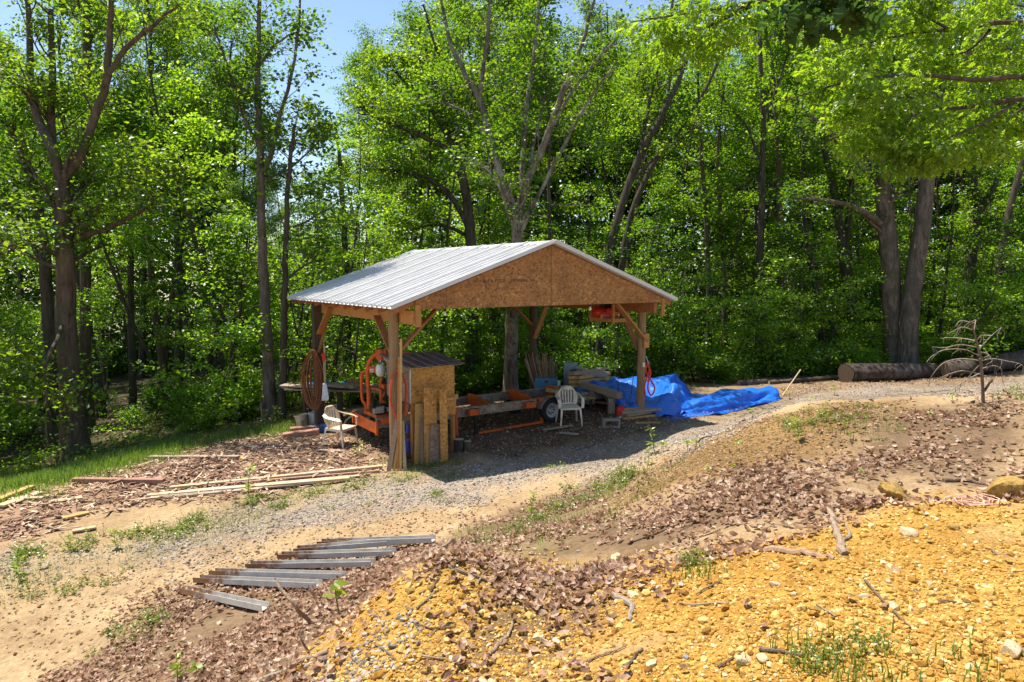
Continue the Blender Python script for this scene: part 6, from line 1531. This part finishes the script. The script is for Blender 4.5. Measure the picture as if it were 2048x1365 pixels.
for (x0, y0, x1, y1, n, hmin, hmax) in ((20, 1120, 420, 1050, 22, 14, 30), (300, 1060, 760, 960, 26, 10, 24), (760, 960, 900, 930, 10, 10, 22), (60, 1190, 300, 1140, 8, 12, 26), (620, 1020, 880, 995, 7, 8, 16), (1080, 940, 1120, 935, 3, 10, 14), (950, 1100, 1280, 940, 26, 14, 30), (1580, 860, 1740, 815, 24, 10, 22), (180, 1300, 330, 1240, 8, 14, 36), (1560, 1340, 1750, 1290, 8, 20, 46), (1350, 1160, 1420, 1110, 5, 16, 36), (1200, 990, 1300, 930, 8, 12, 26), (1960, 810, 2046, 785, 8, 10, 22), (1740, 900, 1800, 840, 6, 8, 14), (860, 960, 1000, 930, 6, 6, 12)):
    for k in range(n):
        t = rr.random(); put(W2, x0 + (x1 - x0) * t + rr.gauss(0, 14), min(y0 + (y1 - y0) * t + rr.gauss(0, 8), 1362), rr.uniform(hmin, hmax), .15)

# ------------------------------------------------------------------ what nobody could count: leaf litter, gravel, chips, grass
def sample(polys, dens, pad=0.25, soft=.18, nz=.3, ymax=99):
    """random plan points inside outlines; dens(x, y) = pieces per square metre"""
    out_ = []
    for P in polys:
        lo, hi = P.min(0) - pad, P.max(0) + pad; area = float(np.prod(hi - lo))
        mx = dens[1]; n = int(area * mx); x = rng.uniform(lo[0], hi[0], n); y = rng.uniform(lo[1], hi[1], n)
        k = (rng.random(n) < np.clip(dens[0](x, y) / mx, 0, 1)) & (y > .8) & (y < ymax); x, y = x[k], y[k]
        m_ = mask([P], x, y, soft, nz); k = rng.random(len(x)) < m_; out_.append(np.stack([x[k], y[k]], 1))
    return np.concatenate(out_)
def rot_frames(n, tilt):
    a = rng.uniform(0, 2 * np.pi, n); N_ = rng.normal(0, tilt, (n, 3)) + np.array([0, 0, 1.0]); N_ /= np.linalg.norm(N_, axis=1)[:, None]
    X = np.stack([np.cos(a), np.sin(a), np.zeros(n)], -1); X -= N_ * (X * N_).sum(1)[:, None]; X /= np.linalg.norm(X, axis=1)[:, None]; return X, np.cross(N_, X), N_
def litter(name, pts, size, mat, label, tilt=.30, curl=(.2, 1.6), lift=.04):
    n = len(pts); X, Y, Z = rot_frames(n, tilt); s = size * rng.uniform(.55, 1.3, n); cu = rng.uniform(*curl, n); cv = rng.uniform(-.8, 1.4, n)
    P = np.concatenate([pts, (H(pts[:, 0], pts[:, 1]) + rng.uniform(0, lift, n))[:, None]], 1)
    us = np.array([0, .25, .5, .78, 1.0]); hw = np.array([.05, .30, .36, .27, .03])
    V = []
    for u, w_ in zip(us, hw):
        for sv in (-1, 0, 1):
            wj = w_ * (1 + rng.uniform(-.3, .3, n)) * s
            z = s * (cu * (u - .5) ** 2 * 1.3 + cv * (abs(sv) * .30) * (w_ / .36))
            V.append(P + X * ((u - .5) * s)[:, None] + Y * (sv * wj * (1 - .22 * np.abs(cv)))[:, None] + Z * z[:, None])
    V = np.stack(V, 1); f = []
    for i in range(4):
        for j in range(2): f.append([i * 3 + j, i * 3 + j + 1, i * 3 + j + 4, i * 3 + j + 3])
    f = np.array(f).ravel(); k = np.arange(n)[:, None] * 15
    return tag(mesh_np(name, V.reshape(-1, 3), (k + f[None]).ravel(), np.full(n * 8, 4), mat), label, name.replace('_', ' '), kind='stuff')
LITTER = mat_islands('dead_leaf', [(0, (.18, .09, .05)), (.3, (.36, .205, .125)), (.6, (.50, .32, .21)), (.85, (.62, .44, .31)), (1, (.74, .58, .43))], .8, .3, .2, .35, 60)
nearf = lambda c, p_: (lambda x, y: c * np.clip(5.0 / np.maximum(y, 1.5), .25, 1.6) ** p_)
pl = sample(RG['leaf'], ((lambda x, y: 900 * np.clip(5.0 / np.maximum(y, 1.5), .3, 1.5) * np.clip(.72 + 1.0 * vnoise(x, y, .75, 91) + .5 * vnoise(x, y, .25, 92), .05, 1.5)), 2600), soft=.55, nz=.45)
px_l = sample([np.array([(-4, 3), (8, 3), (8, 10), (-4, 10)])], (lambda x, y: np.full(x.shape, 5.0), 5))
fl = sample([region([(640, 858), (790, 930), (900, 915), (1300, 862), (1500, 815), (1780, 770), (2040, 760), (1900, 745), (1300, 800), (700, 830)])], (lambda x, y: np.full(x.shape, 90.0), 90), ymax=24)
litter('leaf_litter', np.concatenate([pl, px_l]), .056, LITTER, 'dry brown oak leaves drifted over the bank and the track side')
litter('shed_litter', fl, .055, LITTER, 'scattered dead leaves on the shaded ground under and beside the shed', .3)
# forest floor leaves near the edge
ef = sample([np.array([(-18, 12), (-8, 15.6), (-4, 19.5), (2, 22), (12, 24), (22, 23), (22, 30), (-18, 26)])], (lambda x, y: np.full(x.shape, 9.0), 9), ymax=30)
litter('forest_litter', ef, .11, LITTER, 'brown leaf litter on the forest floor behind the clearing', .3)

ICO = None
def stones(name, pts, size, mat, label, flat=(.5, .85), sink=.25):
    global ICO
    import bmesh
    if ICO is None:
        bm = bmesh.new(); bmesh.ops.create_icosphere(bm, subdivisions=1, radius=1); bm.verts.ensure_lookup_table()
        ICO = (np.array([v.co[:] for v in bm.verts]), np.array([[v.index for v in f.verts] for f in bm.faces])); bm.free()
    n = len(pts); s = size * np.minimum(np.exp(rng.normal(0, .42, n)), 2.1); nv = len(ICO[0])
    shp = ICO[0][None] * rng.uniform(.72, 1.2, (n, nv, 1)); fl_ = rng.uniform(*flat, n); shp = shp * np.stack([rng.uniform(.8, 1.3, n), rng.uniform(.7, 1, n), fl_], -1)[:, None]
    X, Y, Z = rot_frames(n, .3)
    P = np.concatenate([pts, (H(pts[:, 0], pts[:, 1]) + s * fl_ * sink)[:, None]], 1)
    V = P[:, None] + s[:, None, None] * (shp[..., :1] * X[:, None] + shp[..., 1:2] * Y[:, None] + shp[..., 2:] * Z[:, None])
    Fq = (np.arange(n)[:, None, None] * nv + ICO[1][None]).reshape(-1)
    return tag(mesh_np(name, V.reshape(-1, 3), Fq, np.full(n * len(ICO[1]), 3), mat), label, 'gravel', kind='stuff')
GOLDST = mat_islands('gold_stone', [(0, (.22, .10, .016)), (.25, (.42, .21, .03)), (.65, (.53, .32, .07)), (.92, (.62, .43, .15)), (1, (.66, .55, .34))], .85, .4)
GREYST = mat_islands('grey_stone', [(0, (.13, .11, .09)), (.5, (.30, .255, .205)), (.85, (.46, .39, .31)), (1, (.54, .43, .29))], .8, .3)
CLOD = mat_islands('earth_clod', [(0, (.13, .075, .03)), (.5, (.27, .165, .07)), (1, (.42, .29, .15))], .95, .3)
inv2 = lambda c: (lambda x, y: c * np.clip((4.0 / np.maximum(np.hypot(x, y), 1.6)) ** 2, .05, 2.6))
stones('gold_gravel', sample(RG['gold'], (inv2(1500), 3600)), .0085, GOLDST, 'yellow and orange clay stones of the near slope')
stones('gold_cobbles', sample(RG['gold'], (inv2(80), 200)), .017, GOLDST, 'larger yellow stones strewn over the near clay slope')
stones('bank_clods', sample(RG['dirt'], (lambda x, y: np.full(x.shape, 900.0), 900)), .0095, CLOD, 'brown earth crumbs on the dirt bank')
stones('road_gravel', sample(RG['gravel'], (lambda x, y: 650 * np.clip(11 / y, .2, 1.2) ** 2, 900), nz=.7, soft=.9, ymax=21), .0125, GREYST, 'grey crushed stone of the driveway')
stones('track_grit', sample([region([(0, 1160), (450, 1095), (900, 1012), (1290, 928), (1000, 1010), (850, 1075), (640, 1085), (480, 1150), (330, 1240), (100, 1364), (0, 1364)])], (lambda x, y: np.full(x.shape, 170.0), 170)), .013, CLOD, 'small earth and stone grit on the tan track')
stones('grey_pebbles', sample([region([(745, 1232), (800, 1220), (855, 1250), (830, 1268), (770, 1258)]), region([(580, 1364), (600, 1335), (680, 1330), (740, 1364)]), region([(735, 1300), (780, 1295), (800, 1320), (750, 1325)])], (lambda x, y: np.full(x.shape, 1300.0), 1300), .1, .1, .12), .0115, GREYST, 'small patch of grey gravel spilled on the gold heap')

CHIP = mat_islands('wood_chip', [(0, (.14, .07, .045)), (.35, (.28, .155, .095)), (.7, (.44, .29, .185)), (.9, (.60, .45, .30)), (1, (.70, .58, .42))], .85, .3)
CHIP_DARK = mat_islands('dark_wood_chip', [(0, (.10, .055, .03)), (.6, (.20, .125, .075)), (1, (.36, .26, .17))], .9, .3)  # darker tints for the chips lying on the shed floor
def chips(name, pts, mat, label, k_=1.0):
    n = len(pts); X, Y, Z = rot_frames(n, .22); ln = k_ * .5 * np.exp(rng.normal(math.log(.10), .55, n)); wd = k_ * .5 * np.exp(rng.normal(math.log(.024), .4, n)); th = rng.uniform(.002, .007, n)
    P = np.concatenate([pts, (H(pts[:, 0], pts[:, 1]) + rng.uniform(.004, .045, n))[:, None]], 1)
    V = np.stack([P + X * (sx * ln)[:, None] * (1 + .2 * sy) + Y * (sy * wd)[:, None] + Z * (sz * th)[:, None] for sx in (-1, 1) for sy in (-1, 1) for sz in (-1, 1)], 1).reshape(-1, 3)
    f = np.array([(0, 1, 3, 2), (4, 6, 7, 5), (0, 4, 5, 1), (2, 3, 7, 6), (0, 2, 6, 4), (1, 5, 7, 3)]).ravel()
    return tag(mesh_np(name, V, (np.arange(n)[:, None] * 8 + f[None]).ravel(), np.full(n * 6, 4), mat), label, 'wood chips', kind='stuff')
chips('wood_chips', sample(RG['chips'], (lambda x, y: 230 + 170 * vnoise(x, y, 1.2, 71), 400), soft=.6), CHIP, 'bark and slab chips covering the ground left of the shed')
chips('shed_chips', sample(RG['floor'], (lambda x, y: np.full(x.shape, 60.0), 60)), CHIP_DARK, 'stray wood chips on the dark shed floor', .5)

def grass(name, pts, hgt, mat, label, lean=.35, w_=.004):
    n = len(pts); a = rng.uniform(0, 6.28, n); h = hgt * rng.uniform(.45, 1.3, n); P = np.concatenate([pts, H(pts[:, 0], pts[:, 1])[:, None] - .01], 1)
    D = np.stack([np.cos(a), np.sin(a), np.zeros(n)], -1); S = np.stack([-np.sin(a), np.cos(a), np.zeros(n)], -1); ln = rng.uniform(.1, 1, n) * lean; up = np.array([0, 0, 1.0])
    V = []
    for t, w in ((0, 1), (.5, .8), (1, .1)):
        c = P + up * (h * t * (1 - .25 * ln * t))[:, None] + D * (h * ln * 1.6 * t * t)[:, None]
        V += [c - S * (w_ * w), c + S * (w_ * w)]
    V = np.stack(V, 1).reshape(-1, 3); f = np.array([(0, 1, 3, 2), (2, 3, 5, 4)]).ravel()
    return tag(mesh_np(name, V, (np.arange(n)[:, None] * 6 + f[None]).ravel(), np.full(n * 2, 4), mat), label, 'grass', kind='stuff')
GRASS = mat_leaf('grass_blade', (.06, .13, .012), (.16, .22, .03), (.16, .32, .02), (.40, .50, .05), .45, .04)
GRASS_DRY = mat_leaf('dry_grass_blade', (.14, .15, .03), (.28, .22, .07), (.28, .32, .04), (.46, .40, .10), .4, .03)
grass('grass', sample(RG['grass'], (lambda x, y: np.full(x.shape, 900.0), 900), soft=.7), .16, GRASS, 'bright grass strip between the wood chips and the woods', w_=.006)
grass('verge_grass', sample(RG['verge'], (lambda x, y: np.clip(260 + 420 * vnoise(x, y, .8, 51), 0, 700), 700), soft=.8), .07, GRASS_DRY, 'thin yellowish grass along the gravel edge')
grass('bank_grass', np.concatenate([sample(RG['tuft'], (lambda x, y: np.clip(200 + 750 * vnoise(x, y, .6, 52), 0, 900), 900), soft=.7), sample(RG['bankgrass'], (lambda x, y: np.clip(120 + 380 * vnoise(x, y, .5, 53), 0, 500), 500))]), .09, GRASS, 'grass tufts on the slope below the dirt bank')
sp = []
for px_, py_, rad, n in ((1400, 1150, .16, 60), (1640, 1330, .3, 130), (1700, 1350, .25, 90), (1960, 1340, .3, 70), (270, 1290, .3, 60), (40, 1160, .3, 120), (880, 1000, .3, 60), (1095, 937, .25, 60), (900, 955, .4, 120), (820, 945, .3, 100), (770, 925, .3, 120), (835, 935, .35, 120)):
    p = gnd(px_, py_); sp.append(np.array([p.x, p.y]) + rng.normal(0, rad * .6, (n, 2)) * np.array([1, .7]))
grass('grass_tufts', np.concatenate(sp), .09, GRASS, 'separate small tufts of grass on clay, track and gravel')

for kinds in (KT, KS, KP, KB, W0, W1, W2):        # a kind that was never set out leaves nothing behind
    for root, used in kinds:
        if not used:
            for ch in list(root.children): bpy.data.objects.remove(ch)
            bpy.data.objects.remove(root)
